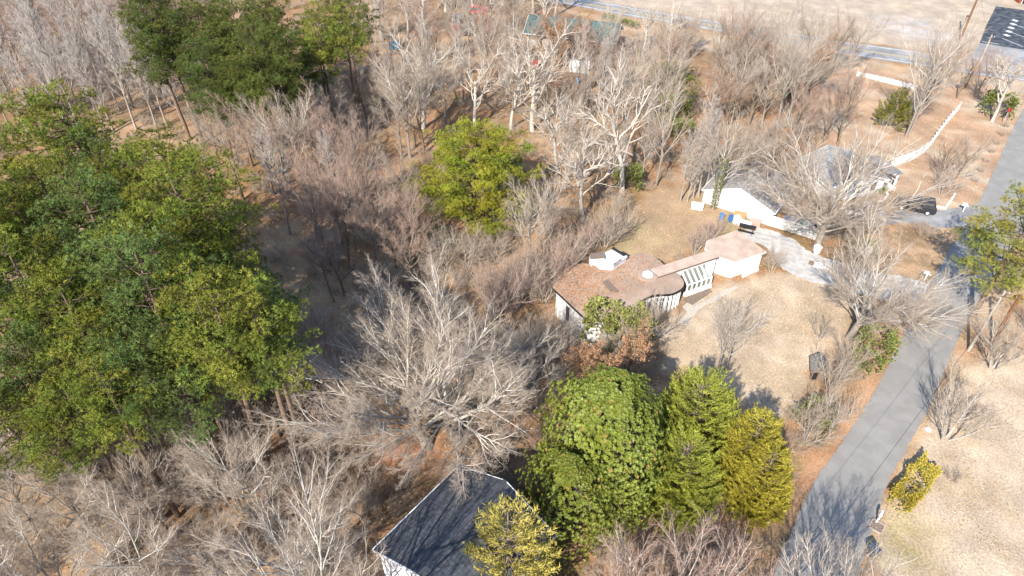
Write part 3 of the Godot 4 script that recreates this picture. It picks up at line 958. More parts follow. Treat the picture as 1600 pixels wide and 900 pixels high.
	part("skylight_kerb", m, M.roof_brown, t).set_meta("label", "raised ring round the white dome skylight")
	m = MB.new()
	m.lathe(c, PackedVector2Array([Vector2(0.62, 0.05), Vector2(0.58, 0.2), Vector2(0.42, 0.33), Vector2(0.2, 0.4), Vector2(0.0, 0.42)]), 24)
	part("skylight", m, M.white, t)
	for pair: Array in [[Vector3(9.85, 2.75, -56.28), Vector3(10.58, 2.75, -54.80)], [Vector3(10.15, 2.75, -56.49), Vector3(11.10, 2.75, -54.59)]]:
		m = MB.new()
		m.bar(pair[0] + Vector3(0, 0.08, 0), pair[1] + Vector3(0, 0.08, 0), 0.32, 0.14)
		part("roof_board", m, M.wood, roof)
	# white block with a chimney at the back
	m = MB.new()
	var blk := PackedVector2Array([Vector2(8.86, -59.69), Vector2(11.33, -61.45), Vector2(12.72, -59.92), Vector2(11.05, -58.33), Vector2(9.66, -58.44)])
	m.slab(blk, 0.0, 3.3)
	part("rear_block", m, M.white, t)
	house_places.append(blk)
	for i in [1, 2, 3]:
		m = MB.new()
		var a := blk[i]
		var b := blk[(i + 1) % 5] if i < 3 else blk[3].lerp(blk[2], 0.6)
		m.bar(Vector3(a.x, 3.42, a.y), Vector3(b.x, 3.42, b.y), 0.22, 0.24)
		part("parapet", m, M.dark if i == 1 else M.white, t)
	m = MB.new()
	var ch: Vector3 = Vector3(9.39, 3, -59.63)
	var sk := Basis(Vector3.UP, 0.1)
	m.box(Vector3(ch.x, 1.85, ch.z), Vector3(1.5, 3.7, 0.9), sk)
	var chim := part("chimney", m, M.white, t)
	m = MB.new()
	m.box(Vector3(ch.x, 3.76, ch.z), Vector3(1.6, 0.12, 1.0), sk)
	part("chimney_cap", m, M.wood, chim)
	# covered link between the house and the garage
	var link := PackedVector2Array([Vector2(15.14, -58.20), Vector2(15.85, -56.98), Vector2(23.17, -60.48), Vector2(22.28, -61.66)])
	m = MB.new()
	m.slab(link, 2.84, 2.97)
	part("link_roof", m, M.roof_pale, t)
	m = MB.new()
	m.slab(Geometry2D.offset_polygon(link, 0.04)[0], 2.765, 2.93)
	part("link_roof_edge", m, M.wood, t)
	var lw := Geometry2D.offset_polygon(PackedVector2Array([link[0].lerp(link[3], 0.2), link[1].lerp(link[2], 0.2), link[2], link[3]]), -0.12)[0]
	m = MB.new()
	m.wall(lw, -0.2, 2.76, true)
	part("link_wall", m, M.white, t)
	# garage
	var gar := PackedVector2Array([Vector2(22.73, -64.05), Vector2(22.19, -62.57), Vector2(23.37, -61.02), Vector2(25.02, -60.08), Vector2(29.00, -61.97), Vector2(26.74, -66.09)])
	house_places.append(gar)
	m = MB.new()
	m.slab(gar, 2.45, 2.55)
	part("garage_roof", m, M.roof_pale, t)
	m = MB.new()
	m.slab(Geometry2D.offset_polygon(gar, 0.05)[0], 2.30, 2.51)
	part("garage_fascia", m, M.white, t)
	m = MB.new()
	m.wall(Geometry2D.offset_polygon(gar, -0.2)[0], -0.2, 2.30, true)
	part("garage_wall", m, M.white, t)
	# glazed lean-to: six white frames on a low wall, glass between them
	var a3: Vector3 = Vector3(19.30, 0, -57.23)
	var b3: Vector3 = Vector3(22.25, 0, -58.65)
	var e3 := (b3 - a3).normalized()
	var n3 := Vector3(e3.z, 0, -e3.x)
	var w0 := Vector3(lw[0].x, 0, lw[0].y)
	var best := 9.0
	for i in lw.size():
		var mid := Vector3((lw[i].x + lw[(i + 1) % lw.size()].x) / 2.0, 0, (lw[i].y + lw[(i + 1) % lw.size()].y) / 2.0)
		var dd := (mid - a3).dot(n3)
		if dd > 0.3 and lw[i].distance_to(lw[(i + 1) % lw.size()]) > 4.0:
			best = minf(best, dd)
	best = clampf(best - 0.03, 1.0, 3.5)
	m = MB.new()
	m.bar(a3 - e3 * 0.2 + Vector3(0, 0.2, 0), b3 + e3 * 0.2 + Vector3(0, 0.2, 0), 0.35, 0.5)
	part("low_wall", m, M.white, t)
	var pane := StandardMaterial3D.new()
	pane.albedo_color = Color(0.62, 0.66, 0.60, 0.28)
	pane.transparency = BaseMaterial3D.TRANSPARENCY_ALPHA
	pane.roughness = 0.05
	for k in 6:
		var p := a3.lerp(b3, k / 5.0)
		var q := p + Vector3(0, 1.5, 0)
		var r := p + n3 * best + Vector3(0, 2.5, 0)
		m = MB.new()
		m.bar(p + Vector3(0, 0.3, 0), q, 0.16, 0.16)
		m.bar(q, r, 0.16, 0.18)
		part("lean_to_frame", m, M.white, t)
		if k < 5:
			var s := a3.lerp(b3, (k + 1) / 5.0) - p
			m = MB.new()
			var x := s * 0.06
			m.face(q + x, q + s - x, r + s - x, r + x, Vector3.UP + n3 * -1.0)
			part("roof_pane", m, pane, t)
			m = MB.new()
			m.face(p + x + Vector3(0, 0.46, 0), p + s - x + Vector3(0, 0.46, 0), q + s - x, q + x, -n3)
			part("pane", m, pane, t)
	m = MB.new()
	m.bar(a3 + Vector3(0, 1.5, 0), b3 + Vector3(0, 1.5, 0), 0.1, 0.1)
	part("lean_to_rail", m, M.white, t)
	m = MB.new()
	m.face(a3 + Vector3(0, 0.03, 0) + n3 * 0.2, b3 + Vector3(0, 0.03, 0) + n3 * 0.2, b3 + n3 * best + Vector3(0, 0.03, 0), a3 + n3 * best + Vector3(0, 0.03, 0), Vector3.UP)
	part("lean_to_floor", m, M.wood, t)
	m = MB.new()
	var back := n3 * (best - 0.02)
	m.face(a3 + back, b3 + back, b3 + back + Vector3(0, 2.4, 0), a3 + back + Vector3(0, 2.4, 0), -n3)
	part("lean_to_rear_wall", m, M.wood, t)
	# edging in front of the garage
	m = MB.new()
	m.bar(Vector3(26.47, 0, -60.47) + Vector3(0, 0.1, 0), Vector3(28.59, 0, -61.75) + Vector3(0, 0.1, 0), 0.25, 0.3)
	single("garden_edging", m, M.white, "low white kerb along the bed in front of the white garage", "edging")
	m = MB.new()
	m.slab(PackedVector2Array([Vector2(19.15, -56.80), Vector2(22.27, -58.43), Vector2(22.36, -57.88), Vector2(19.76, -55.63), Vector2(18.92, -56.37)]), -0.05, 0.08)
	struct("flower_bed", m, M.wood)

# one slope laid with rows of shingles, from the eave a-b up to the ridge d-c
func shingled(a: Vector3, b: Vector3, c: Vector3, d: Vector3, rows: int, tone: Color) -> MB:
	var m := MB.new()
	var nor := (d - a).cross(b - a).normalized()
	if nor.y < 0.0:
		nor = -nor
	for r in rows:
		var l := a.lerp(d, float(r) / rows)
		var k := b.lerp(c, float(r) / rows)
		var l2 := a.lerp(d, minf(1.0, (r + 1.12) / rows))
		var k2 := b.lerp(c, minf(1.0, (r + 1.12) / rows))
		var tabs := maxi(1, int(l.distance_to(k) / 0.34))
		var off := rf(0.0, 0.5)
		for i in tabs + 1:
			var s := clampf((i - off) / tabs, 0.0, 1.0)
			var e := clampf((i + 0.94 - off) / tabs, 0.0, 1.0)
			if e - s < 0.001:
				continue
			var g := tone * rf(0.68, 1.32)
			var p := l.lerp(k, s) + nor * 0.028
			var q := l.lerp(k, e) + nor * 0.028
			m.face(p, q, l2.lerp(k2, e) + nor * 0.004, l2.lerp(k2, s) + nor * 0.004, nor, g)
			m.face(p, q, q - nor * 0.026, p - nor * 0.026, a - d, g)
	return m

# gable house: front-left base corner, front-right base corner (the gable end), depth behind, heights
var trim: Material

func gable_house(t: Node3D, a: Vector3, b: Vector3, depth: float, eave: float, ridge: float, tone: Color, wall: Material, over := 0.35) -> void:
	var e := (b - a).normalized()
	var n := Vector3(e.z, 0, -e.x)
	if n.z > 0.0:
		n = -n
	var w := a.distance_to(b)
	var up := Vector3.UP
	var m := MB.new()
	var mid := (a + b) / 2.0
	var poly := [a, b, b + n * depth, a + n * depth]
	house_places.append(PackedVector2Array([v2(poly[0]), v2(poly[1]), v2(poly[2]), v2(poly[3])]))
	for i in 4:
		var p: Vector3 = poly[i]
		var q: Vector3 = poly[(i + 1) % 4]
		m.face(p - up * 0.3, q - up * 0.3, q + up * eave, p + up * eave, (p + q) / 2.0 - (mid + n * depth / 2.0))
	for s: float in [0.0, depth]:
		var p := a + n * s + up * eave
		var q := b + n * s + up * eave
		var r := mid + n * s + up * ridge
		m.face(p, q, r, r, n * (s - 1.0))
	part("wall", m, wall, t)
	# boards of the cladding on the gable end
	var rows := int(ridge / 0.24)
	m = MB.new()
	for k in rows:
		var y := k * 0.24
		var half := w / 2.0 if y + 0.24 < eave else w / 2.0 * (1.0 - (y + 0.24 - eave) / (ridge - eave))
		if half < 0.1:
			continue
		var p := mid - e * half - n * 0.035 + up * y
		var q := mid + e * half - n * 0.035 + up * y
		m.face(p, q, q + n * 0.028 + up * 0.24, p + n * 0.028 + up * 0.24, -n)
		m.face(p, q, q + n * 0.03, p + n * 0.03, -up)
	part("cladding", m, wall, t).set_meta("kind", "stuff")
	var slope := (ridge - eave) / (w / 2.0)
	for s: float in [-1.0, 1.0]:
		var lo := mid + e * s * (w / 2.0 + over) + up * (eave - slope * over + 0.1)
		var hi := mid + up * (ridge + 0.1)
		var x0 := -n * over
		var x1 := n * (depth + over)
		m = MB.new()
		m.face(lo + x0, lo + x1, hi + x1, hi + x0, up + e * s)
		m.face(lo + x0 - up * 0.14, lo + x1 - up * 0.14, hi + x1 - up * 0.14, hi + x0 - up * 0.14, -up)
		var roof := part("roof", m, M.dark, t)
		var rows2 := int(lo.distance_to(hi) / 0.17)
		var sh := part("shingles", shingled(lo + x0, lo + x1, hi + x1, hi + x0, rows2, tone), M.shingle, roof)
		sh.set_meta("kind", "stuff")
		for x: Vector3 in [x0, x1]:
			m = MB.new()
			m.bar(lo + x - up * 0.08, hi + x - up * 0.08, 0.06, 0.2)
			part("bargeboard", m, trim, t)
		m = MB.new()
		m.bar(lo + x0 - up * 0.06 + e * s * 0.05, lo + x1 - up * 0.06 + e * s * 0.05, 0.1, 0.12)
		part("gutter", m, trim, t)
	m = MB.new()
	m.bar(mid + up * (ridge + 0.13) - n * over, mid + up * (ridge + 0.13) + n * (depth + over), 0.3, 0.05, tone)
	part("ridge_cap", m, M.shingle, t)

func opening(t: Node3D, called: String, at: Vector3, wide: float, high: float, out: Vector3, fill: Material) -> void:
	var z := out.normalized()
	var turn := Basis(Vector3.UP.cross(z), Vector3.UP, z)
	var m := MB.new()
	m.box(at + z * 0.05, Vector3(wide, high, 0.06), turn)
	var o := part(called, m, fill, t)
	m = MB.new()
	for s: float in [-1.0, 1.0]:
		m.box(at + z * 0.07 + turn.x * s * (wide / 2 + 0.05), Vector3(0.1, high + 0.2, 0.1), turn)
		m.box(at + z * 0.07 + Vector3.UP * s * (high / 2 + 0.05), Vector3(wide, 0.1, 0.1), turn)
	if called == "window":
		m.box(at + z * 0.085, Vector3(wide, 0.05, 0.04), turn)
	part("frame", m, trim, o)

func make_houses() -> void:
	trim = M.white
	curved_house()
	# dark shingled house at the bottom edge
	var t := thing("shingled_house", "pale sided house with dark charcoal shingle roof at the bottom edge", "house")
	var a: Vector3 = Vector3(-9.33, 0, -24.51)
	var c: Vector3 = Vector3(-4.06, 0, -31.04)
	var along := (c - a)
	var e := Vector3(-along.z, 0, along.x).normalized()
	gable_house(t, a, a + e * 8.7, along.length(), 5.0, 7.2, Color(0.085, 0.09, 0.10), M.white, 0.3)
	opening(t, "window", a + e * 3.0 + Vector3(0, 3.2, 0), 0.9, 1.4, -along, M.glass)
	opening(t, "window", a + e * 6.5 + Vector3(0, 3.2, 0), 0.9, 1.4, -along, M.glass)
	# lower wing on its right
	var m := MB.new()
	var b := a + e * 8.85 + along * 0.12
	var wing := [b, b + e * 3.2, b + e * 3.2 + along * 0.5, b + along * 0.5]
	for i in 4:
		var p: Vector3 = wing[i]
		var q: Vector3 = wing[(i + 1) % 4]
		m.face(p - Vector3(0, 0.3, 0), q - Vector3(0, 0.3, 0), q + Vector3(0, 3.1, 0), p + Vector3(0, 3.1, 0), (p + q) / 2.0 - (b + e * 1.6 + along * 0.25))
	part("wing_wall", m, M.white, t)
	m = MB.new()
	m = shingled(b + e * 3.5 + Vector3(0, 3.1, 0) - along * 0.03, b + e * 3.5 + Vector3(0, 3.1, 0) + along * 0.53, b + Vector3(0, 4.3, 0) + along * 0.53, b + Vector3(0, 4.3, 0) - along * 0.03, 22, Color(0.07, 0.075, 0.085))
	part("wing_roof", m, M.shingle, t)
	m = MB.new()
	m.bar(b + e * 3.55 + Vector3(0, 3.05, 0) - along * 0.03, b + e * 3.55 + Vector3(0, 3.05, 0) + along * 0.53, 0.12, 0.14)
	part("wing_gutter", m, M.white, t)
	# cottage with the grey roof behind the garage
	t = thing("grey_roofed_cottage", "white cottage with weathered grey roof, its blank gable end towards the yard", "house")
	gable_house(t, Vector3(25.16, 0, -76.15), Vector3(32.62, 0, -70.88), 7.5, 1.9, 3.7, Color(0.36, 0.33, 0.30), M.white, 0.25)
	# white house under the great spreading tree
	t = thing("white_house", "white house with pale grey roof and front porch under a spreading bare tree", "house")
	var wa: Vector3 = Vector3(41.51, 0, -75.69)
	var wb: Vector3 = Vector3(49.38, 0, -78.02)
	var we := (wb - wa).normalized()
	var wn := Vector3(we.z, 0, -we.x)
	gable_house(t, wa + wn * 0.3, wb, 7.0, 2.4, 3.9, Color(0.34, 0.335, 0.325), M.white, 0.4)
	for k in 3:
		opening(t, "window", wa.lerp(wb, 0.2 + 0.3 * k) + Vector3(0, 1.5, 0), 0.9, 1.3, -wn, M.glass)
	var pa := wb + we * 0.1 + wn * 0.4
	m = MB.new()
	m.box(pa + we * 1.2 + wn * 2.0 + Vector3(0, 0.25, 0), Vector3(2.4, 0.5, 4.6), Basis(we, Vector3.UP, we.cross(Vector3.UP)))
	var porch := part("porch", m, M.white, t)
	m = shingled(pa + we * 2.8 + Vector3(0, 2.6, 0) - wn * 0.5, pa + we * 2.8 + wn * 4.6 + Vector3(0, 2.6, 0), pa + wn * 4.6 + Vector3(0, 3.1, 0), pa - wn * 0.5 + Vector3(0, 3.1, 0), 14, Color(0.28, 0.275, 0.27))
	part("porch_roof", m, M.shingle, porch)
	for k in 3:
		m = MB.new()
		m.bar(pa + we * 2.3 + wn * (0.1 + 1.9 * k) + Vector3(0, 0.5, 0), pa + we * 2.3 + wn * (0.1 + 1.9 * k) + Vector3(0, 2.6, 0), 0.14, 0.14)
		part("post", m, M.white, porch)
	for k in 8:
		m = MB.new()
		m.bar(pa + we * 2.3 + wn * (0.1 + 0.54 * k) + Vector3(0, 0.5, 0), pa + we * 2.3 + wn * (0.1 + 0.54 * k) + Vector3(0, 1.4, 0), 0.05, 0.05)
		part("baluster", m, M.white, porch)
	m = MB.new()
	m.bar(pa + we * 2.3 + wn * 0.1 + Vector3(0, 1.42, 0), pa + we * 2.3 + wn * 3.9 + Vector3(0, 1.42, 0), 0.1, 0.07)
	part("handrail", m, M.white, porch)
	m = MB.new()
	for k in 3:
		m.box(pa + we * (2.6 + 0.3 * k) + wn * 2.6 + Vector3(0, 0.36 - 0.14 * k, 0), Vector3(0.3, 0.16, 1.4), Basis(we, Vector3.UP, we.cross(Vector3.UP)))
	part("step", m, M.concrete, porch)
	# green roofed house far back
	t = thing("green_roofed_house", "low house with teal green roof among orange leaved trees", "house")
	gable_house(t, Vector3(18.98, 0, -125.88), Vector3(20.95, 0, -132.27), 17.0, 2.6, 4.6, Color(0.10, 0.17, 0.165), M.wood, 0.5)
	# brick building by the car park
	t = thing("brick_building", "red brick building at the edge of the car park", "building")
	m = MB.new()
	var bb: Vector3 = Vector3(116.96, 0, -158.18)
	m.box(bb + Vector3(0, 2.0, 0), Vector3(10, 4.4, 8), Basis(Vector3.UP, -0.15))
	part("wall", m, M.brick, t)
	m = MB.new()
	m.box(bb + Vector3(0, 4.3, 0), Vector3(10.4, 0.24, 8.4), Basis(Vector3.UP, -0.15))
	part("roof", m, M.dark, t)
	opening(t, "door", bb + Basis(Vector3.UP, -0.15) * Vector3(-3.8, 1.1, 4.0), 1.1, 2.2, Basis(Vector3.UP, -0.15).z, M.dark)
	opening(t, "window", bb + Basis(Vector3.UP, -0.15) * Vector3(-1.2, 1.6, 4.0), 1.6, 1.3, Basis(Vector3.UP, -0.15).z, M.glass)
	# small playhouse by the hedge
	trim = M.wood
	t = thing("garden_shed", "tiny weathered shed with grey roof and dark doorway under a bare shrub", "shed")
	gable_house(t, Vector3(29.09, 0, -44.89), Vector3(30.22, 0, -44.56), 1.9, 1.1, 1.6, Color(0.22, 0.21, 0.20), M.wood, 0.15)
	opening(t, "door", Vector3(29.31, 0, -44.81) + Vector3(0, 0.6, 0), 0.5, 1.0, Vector3(0, 0, 1), M.dark)

# ---------------------------------------------------------------- fences, poles, cars and small things
func picket_fence(line: Array, high: float, label: String, gap: float) -> void:
	var t := thing("picket_fence", label, "fence", line[0])
	var pts := curve(line, gap)
	var o: Vector3 = line[0]
	var n := 0
	var more := MB.new()
	var picket := MB.new()
	picket.box(Vector3(0, high / 2, 0), Vector3(gap * 0.76, high, 0.03))
	picket.tri(Vector3(-gap * 0.4, high, 0.015), Vector3(0, high + 0.08, 0.015), Vector3(gap * 0.4, high, 0.015))
	picket.tri(Vector3(-gap * 0.4, high, -0.015), Vector3(gap * 0.4, high, -0.015), Vector3(0, high + 0.08, -0.015))
	var pm := picket.mesh()
	for i in pts.size() - 1:
		var d := (pts[i + 1] - pts[i])
		if d.length() < 0.01:
			continue
		var turn := atan2(-d.z, d.x)
		if n < 290:
			var b := part_mesh("picket", pm, M.fence, t)
			b.position = pts[i] - o
			b.rotation.y = turn
		else:
			more.box(pts[i] - o + Vector3(0, high / 2, 0), Vector3(gap * 0.76, high, 0.03), Basis(Vector3.UP, turn))
		n += 1
		if i % 14 == 0:
			var m := MB.new()
			m.box(pts[i] - o + Vector3(0, high / 2 + 0.06, 0), Vector3(0.12, high + 0.2, 0.14), Basis(Vector3.UP, turn))
			part("post", m, M.fence, t)
	if n >= 290:
		part("pickets", more, M.fence, t).set_meta("kind", "stuff")
	for y: float in [high * 0.25, high * 0.8]:
		var m := MB.new()
		for i in range(0, pts.size() - 1, 6):
			m.bar(pts[i] - o + Vector3(0, y, 0.03), pts[mini(i + 6, pts.size() - 1)] - o + Vector3(0, y, 0.03), 0.05, 0.09)
		part("rail", m, M.fence, t)

func utility_pole(at: Vector3, h: float, material: Material, label: String, arms: int, r := 0.14) -> Vector3:
	var t := thing("utility_pole", label, "pole", at)
	var m := MB.new()
	m.tube(PackedVector3Array([Vector3(0, -0.4, 0), Vector3(0, h * 0.5, 0), Vector3(0, h, 0)]), PackedFloat32Array([r * 1.15, r, r * 0.75]), 10, Color.WHITE)
	m.cap(Vector3(0, h, 0), Vector3.UP, r * 0.75, 10, Color.WHITE)
	part("shaft", m, material, t)
	for k in arms:
		m = MB.new()
		m.box(Vector3(0, h - 0.5 - 0.6 * k, 0.16), Vector3(1.6, 0.1, 0.1), Basis(Vector3.UP, 0.5))
		part("crossarm", m, M.wood, t)
		m = MB.new()
		for s: float in [-0.7, 0.7]:
			var p := Basis(Vector3.UP, 0.5) * Vector3(s, h - 0.45 - 0.6 * k, 0.16)
			m.lathe(p, PackedVector2Array([Vector2(0.05, 0), Vector2(0.06, 0.08), Vector2(0.02, 0.16)]), 8, Color(0.5, 0.5, 0.5))
		part("insulator", m, M.plain, t)
	return at + Vector3(0, h - 0.3, 0)

func wire(a: Vector3, b: Vector3, sag: float, label: String) -> void:
	var p := PackedVector3Array()
	var r := PackedFloat32Array()
	for i in 15:
		var t := i / 14.0
		p.append(a.lerp(b, t) - Vector3(0, sag * 4.0 * t * (1.0 - t), 0))
		r.append(0.013)
	var m := MB.new()
	m.tube(p, r, 4, Color(0.03, 0.03, 0.03))
	single("power_line", m, M.plain, label, "cable")

# length along +x; profile of the body, a tapered cabin, four wheels, lamps
func car(kind: String, at: Vector3, heading: float, paint: Color, label: String, group := "") -> void:
	var t := thing("parked_" + kind, label, "car", at, heading, group)
	var body := mat(paint.r, paint.g, paint.b, 0.25)
	body.clearcoat_enabled = true
	body.clearcoat = 0.7
	var L := 4.9 if kind != "car" else 4.5
	var H := 1.0 if kind != "car" else 0.82
	var top := 1.78 if kind != "car" else 1.42
	var prof := [Vector2(-L / 2, 0.45), Vector2(-L / 2 + 0.04, H - 0.05), Vector2(-L / 2 + 0.3, H), Vector2(L * 0.2, H), Vector2(L / 2 - 0.35, H - 0.12), Vector2(L / 2 - 0.02, H - 0.32), Vector2(L / 2, 0.42), Vector2(L / 2 - 0.25, 0.28), Vector2(-L / 2 + 0.2, 0.28)]
	var m := MB.new()
	for s: float in [-1.0, 1.0]:
		for i in range(1, prof.size() - 1):
			m.face(Vector3(prof[0].x, prof[0].y, s * 0.9), Vector3(prof[i].x, prof[i].y, s * 0.9), Vector3(prof[i + 1].x, prof[i + 1].y, s * 0.9), Vector3(prof[i + 1].x, prof[i + 1].y, s * 0.9), Vector3(0, 0, s))
	for i in prof.size():
		var p: Vector2 = prof[i]
		var q: Vector2 = prof[(i + 1) % prof.size()]
		m.face(Vector3(p.x, p.y, -0.9), Vector3(q.x, q.y, -0.9), Vector3(q.x, q.y, 0.9), Vector3(p.x, p.y, 0.9), Vector3((p.x + q.x) / 2, (p.y + q.y) / 2 - 0.6, 0))
	part("body", m, body, t)
	var x0 := -L / 2 + 0.15 if kind != "pickup" else -L * 0.08
	var x1 := L * 0.23
	var lo := [Vector3(x0, H, -0.86), Vector3(x1, H, -0.86), Vector3(x1, H, 0.86), Vector3(x0, H, 0.86)]
	var hi := [Vector3(x0 + 0.35, top, -0.68), Vector3(x1 - 0.8, top, -0.68), Vector3(x1 - 0.8, top, 0.68), Vector3(x0 + 0.35, top, 0.68)]
	var names := ["side_window", "windscreen", "side_window", "rear_window"]
	for i in 4:
		m = MB.new()
		var j := (i + 1) % 4
		var out: Vector3 = (lo[i] + lo[j]) / 2.0 - Vector3((x0 + x1) / 2, H, 0) + Vector3(0, 0.4, 0)
		m.face(lo[i], lo[j], hi[j], hi[i], out)
		part(names[i], m, M.glass, t)
		m = MB.new()
		m.bar(lo[i] + Vector3(0, 0.0, 0), hi[i], 0.09, 0.09)
		part("pillar", m, body, t)
	m = MB.new()
	m.face(hi[0], hi[1], hi[2], hi[3], Vector3.UP)
	m.box(Vector3((hi[0].x + hi[1].x) / 2, top - 0.01, 0), Vector3(hi[1].x - hi[0].x + 0.05, 0.05, 1.42))
	part("cabin_roof", m, body, t)
	if kind == "pickup":
		m = MB.new()
		m.box(Vector3((x0 - L / 2) / 2 - 0.02, H + 0.01, 0), Vector3(absf(-L / 2 - x0) - 0.3, 0.03, 1.5))
		part("bed_cover", m, M.dark, t)
	for sx: float in [-1.0, 1.0]:
		for s: float in [-1.0, 1.0]:
			m = MB.new()
			var c := Vector3(sx * L * 0.31, 0.34, s * 0.84)
			m.tube(PackedVector3Array([c - Vector3(0, 0, s * 0.1), c + Vector3(0, 0, s * 0.1)]), PackedFloat32Array([0.34, 0.34]), 16, Color.WHITE)
			m.cap(c + Vector3(0, 0, s * 0.1), Vector3(0, 0, s), 0.34, 16, Color.WHITE)
			var wh := part("wheel", m, M.tyre, t)
			m = MB.new()
			m.cap(c + Vector3(0, 0, s * 0.11), Vector3(0, 0, s), 0.21, 12, Color.WHITE)
			part("rim", m, M.steel, wh)
			m = MB.new()
			m.box(Vector3(sx * (L / 2 - 0.03), H - (0.38 if sx > 0 else 0.2), s * 0.68), Vector3(0.1, 0.16, 0.34))
			part("headlight" if sx > 0 else "tail_light", m, M.steel if sx > 0 else M.brick, t)
	for s: float in [-1.0, 1.0]:
		m = MB.new()
		m.box(Vector3(x1 - 0.2, H + 0.08, s * 1.0), Vector3(0.12, 0.15, 0.2))
		part("mirror", m, body, t)

func mailbox(at: Vector3, turn: float, label: String) -> void:
	var t := thing("mailbox", label, "mailbox", at, turn)
	var m := MB.new()
	m.box(Vector3(0, 0.55, 0), Vector3(0.12, 1.2, 0.12))
	m.box(Vector3(0.05, 0.95, 0), Vector3(0.8, 0.09, 0.1))
	part("post", m, M.white, t)
	m = MB.new()
	m.box(Vector3(0.12, 1.1, 0), Vector3(0.5, 0.16, 0.2))
	m.tube(PackedVector3Array([Vector3(-0.13, 1.18, 0), Vector3(0.37, 1.18, 0)]), PackedFloat32Array([0.1, 0.1]), 12, Color.WHITE)
	m.cap(Vector3(0.37, 1.18, 0), Vector3.RIGHT, 0.1, 12, Color.WHITE)
	part("letter_box", m, M.white, t)
	m = MB.new()
	m.box(Vector3(0.2, 1.32, 0.11), Vector3(0.04, 0.2, 0.02), Basis.IDENTITY, Color(0.5, 0.05, 0.04))
	part("flag", m, M.plain, t)

func bin(at: Vector3, turn: float, col: Color, called: String, label: String) -> void:
	var t := thing(called, label, "bin", at, turn)
	var m := MB.new()
	var q := [Vector2(-0.24, -0.26), Vector2(0.24, -0.26), Vector2(0.24, 0.26), Vector2(-0.24, 0.26)]
	for i in 4:
		var a: Vector2 = q[i]
		var b: Vector2 = q[(i + 1) % 4]
		m.face(Vector3(a.x, 0.06, a.y), Vector3(b.x, 0.06, b.y), Vector3(b.x * 1.25, 1.0, b.y * 1.25), Vector3(a.x * 1.25, 1.0, a.y * 1.25), Vector3(a.x + b.x, 0, a.y + b.y), col)
	part("body", m, M.plain, t)
	m = MB.new()
	m.box(Vector3(0, 1.04, 0.02), Vector3(0.66, 0.08, 0.74), Basis(Vector3.RIGHT, 0.06), col * 1.3)
	part("lid", m, M.plain, t)
	m = MB.new()
	m.bar(Vector3(-0.25, 1.0, -0.4), Vector3(0.25, 1.0, -0.4), 0.04, 0.04, col)
	part("handle", m, M.plain, t)
	for s: float in [-1.0, 1.0]:
		m = MB.new()
		m.tube(PackedVector3Array([Vector3(s * 0.24, 0.12, -0.26), Vector3(s * 0.32, 0.12, -0.26)]), PackedFloat32Array([0.12, 0.12]), 12, Color(0.03, 0.03, 0.03))
		part("wheel", m, M.plain, t)

func barrel(at: Vector3, col: Color, label: String) -> void:
	var t := thing("barrel", label, "barrel", at)
	var m := MB.new()
	m.lathe(Vector3.ZERO, PackedVector2Array([Vector2(0.28, 0), Vector2(0.31, 0.25), Vector2(0.29, 0.3), Vector2(0.31, 0.36), Vector2(0.31, 0.6), Vector2(0.29, 0.65), Vector2(0.31, 0.7), Vector2(0.28, 0.92), Vector2(0.0, 0.9)]), 18, col)
	part("drum", m, M.plain, t)
	m = MB.new()
	m.lathe(Vector3(0.12, 0.9, 0), PackedVector2Array([Vector2(0.05, 0), Vector2(0.05, 0.05), Vector2(0, 0.05)]), 10, col * 0.6)
	part("bung", m, M.plain, t)

func crate(at: Vector3, size: Vector3, turn: float, col: Color, called: String, label: String, category: String) -> void:
	var t := thing(called, label, category, at, turn)
	var m := MB.new()
	m.box(Vector3(0, size.y * 0.46, 0), Vector3(size.x, size.y * 0.92, size.z), Basis.IDENTITY, col)
	part("body", m, M.plain, t)
	m = MB.new()
	m.box(Vector3(0, size.y * 0.96, 0), Vector3(size.x * 1.05, size.y * 0.08, size.z * 1.05), Basis.IDENTITY, col * 1.15)
	part("lid", m, M.plain, t)

func sign_post(at: Vector3, turn: float, h: float, face_col: Color, sides: int, label: String) -> void:
	var t := thing("road_sign", label, "sign", at, turn)
	var m := MB.new()
	m.bar(Vector3(0, -0.2, 0), Vector3(0, h + 0.3, 0), 0.06, 0.06)
	part("post", m, M.steel, t)
	m = MB.new()
	var c := Vector3(0, h, 0.05)
	for s in sides:
		var a := TAU * (s + 0.5) / sides
		var b := TAU * (s + 1.5) / sides
		var p := Vector3(cos(a), sin(a), 0) * 0.42
		var q := Vector3(cos(b), sin(b), 0) * 0.42
		m.face(c, c + p, c + q, c + q, Vector3.BACK, face_col)
		m.face(c - Vector3(0, 0, 0.02), c + p - Vector3(0, 0, 0.02), c + q - Vector3(0, 0, 0.02), c + q - Vector3(0, 0, 0.02), Vector3.FORWARD, Color(0.4, 0.4, 0.4))
	part("plate", m, M.plain, t)

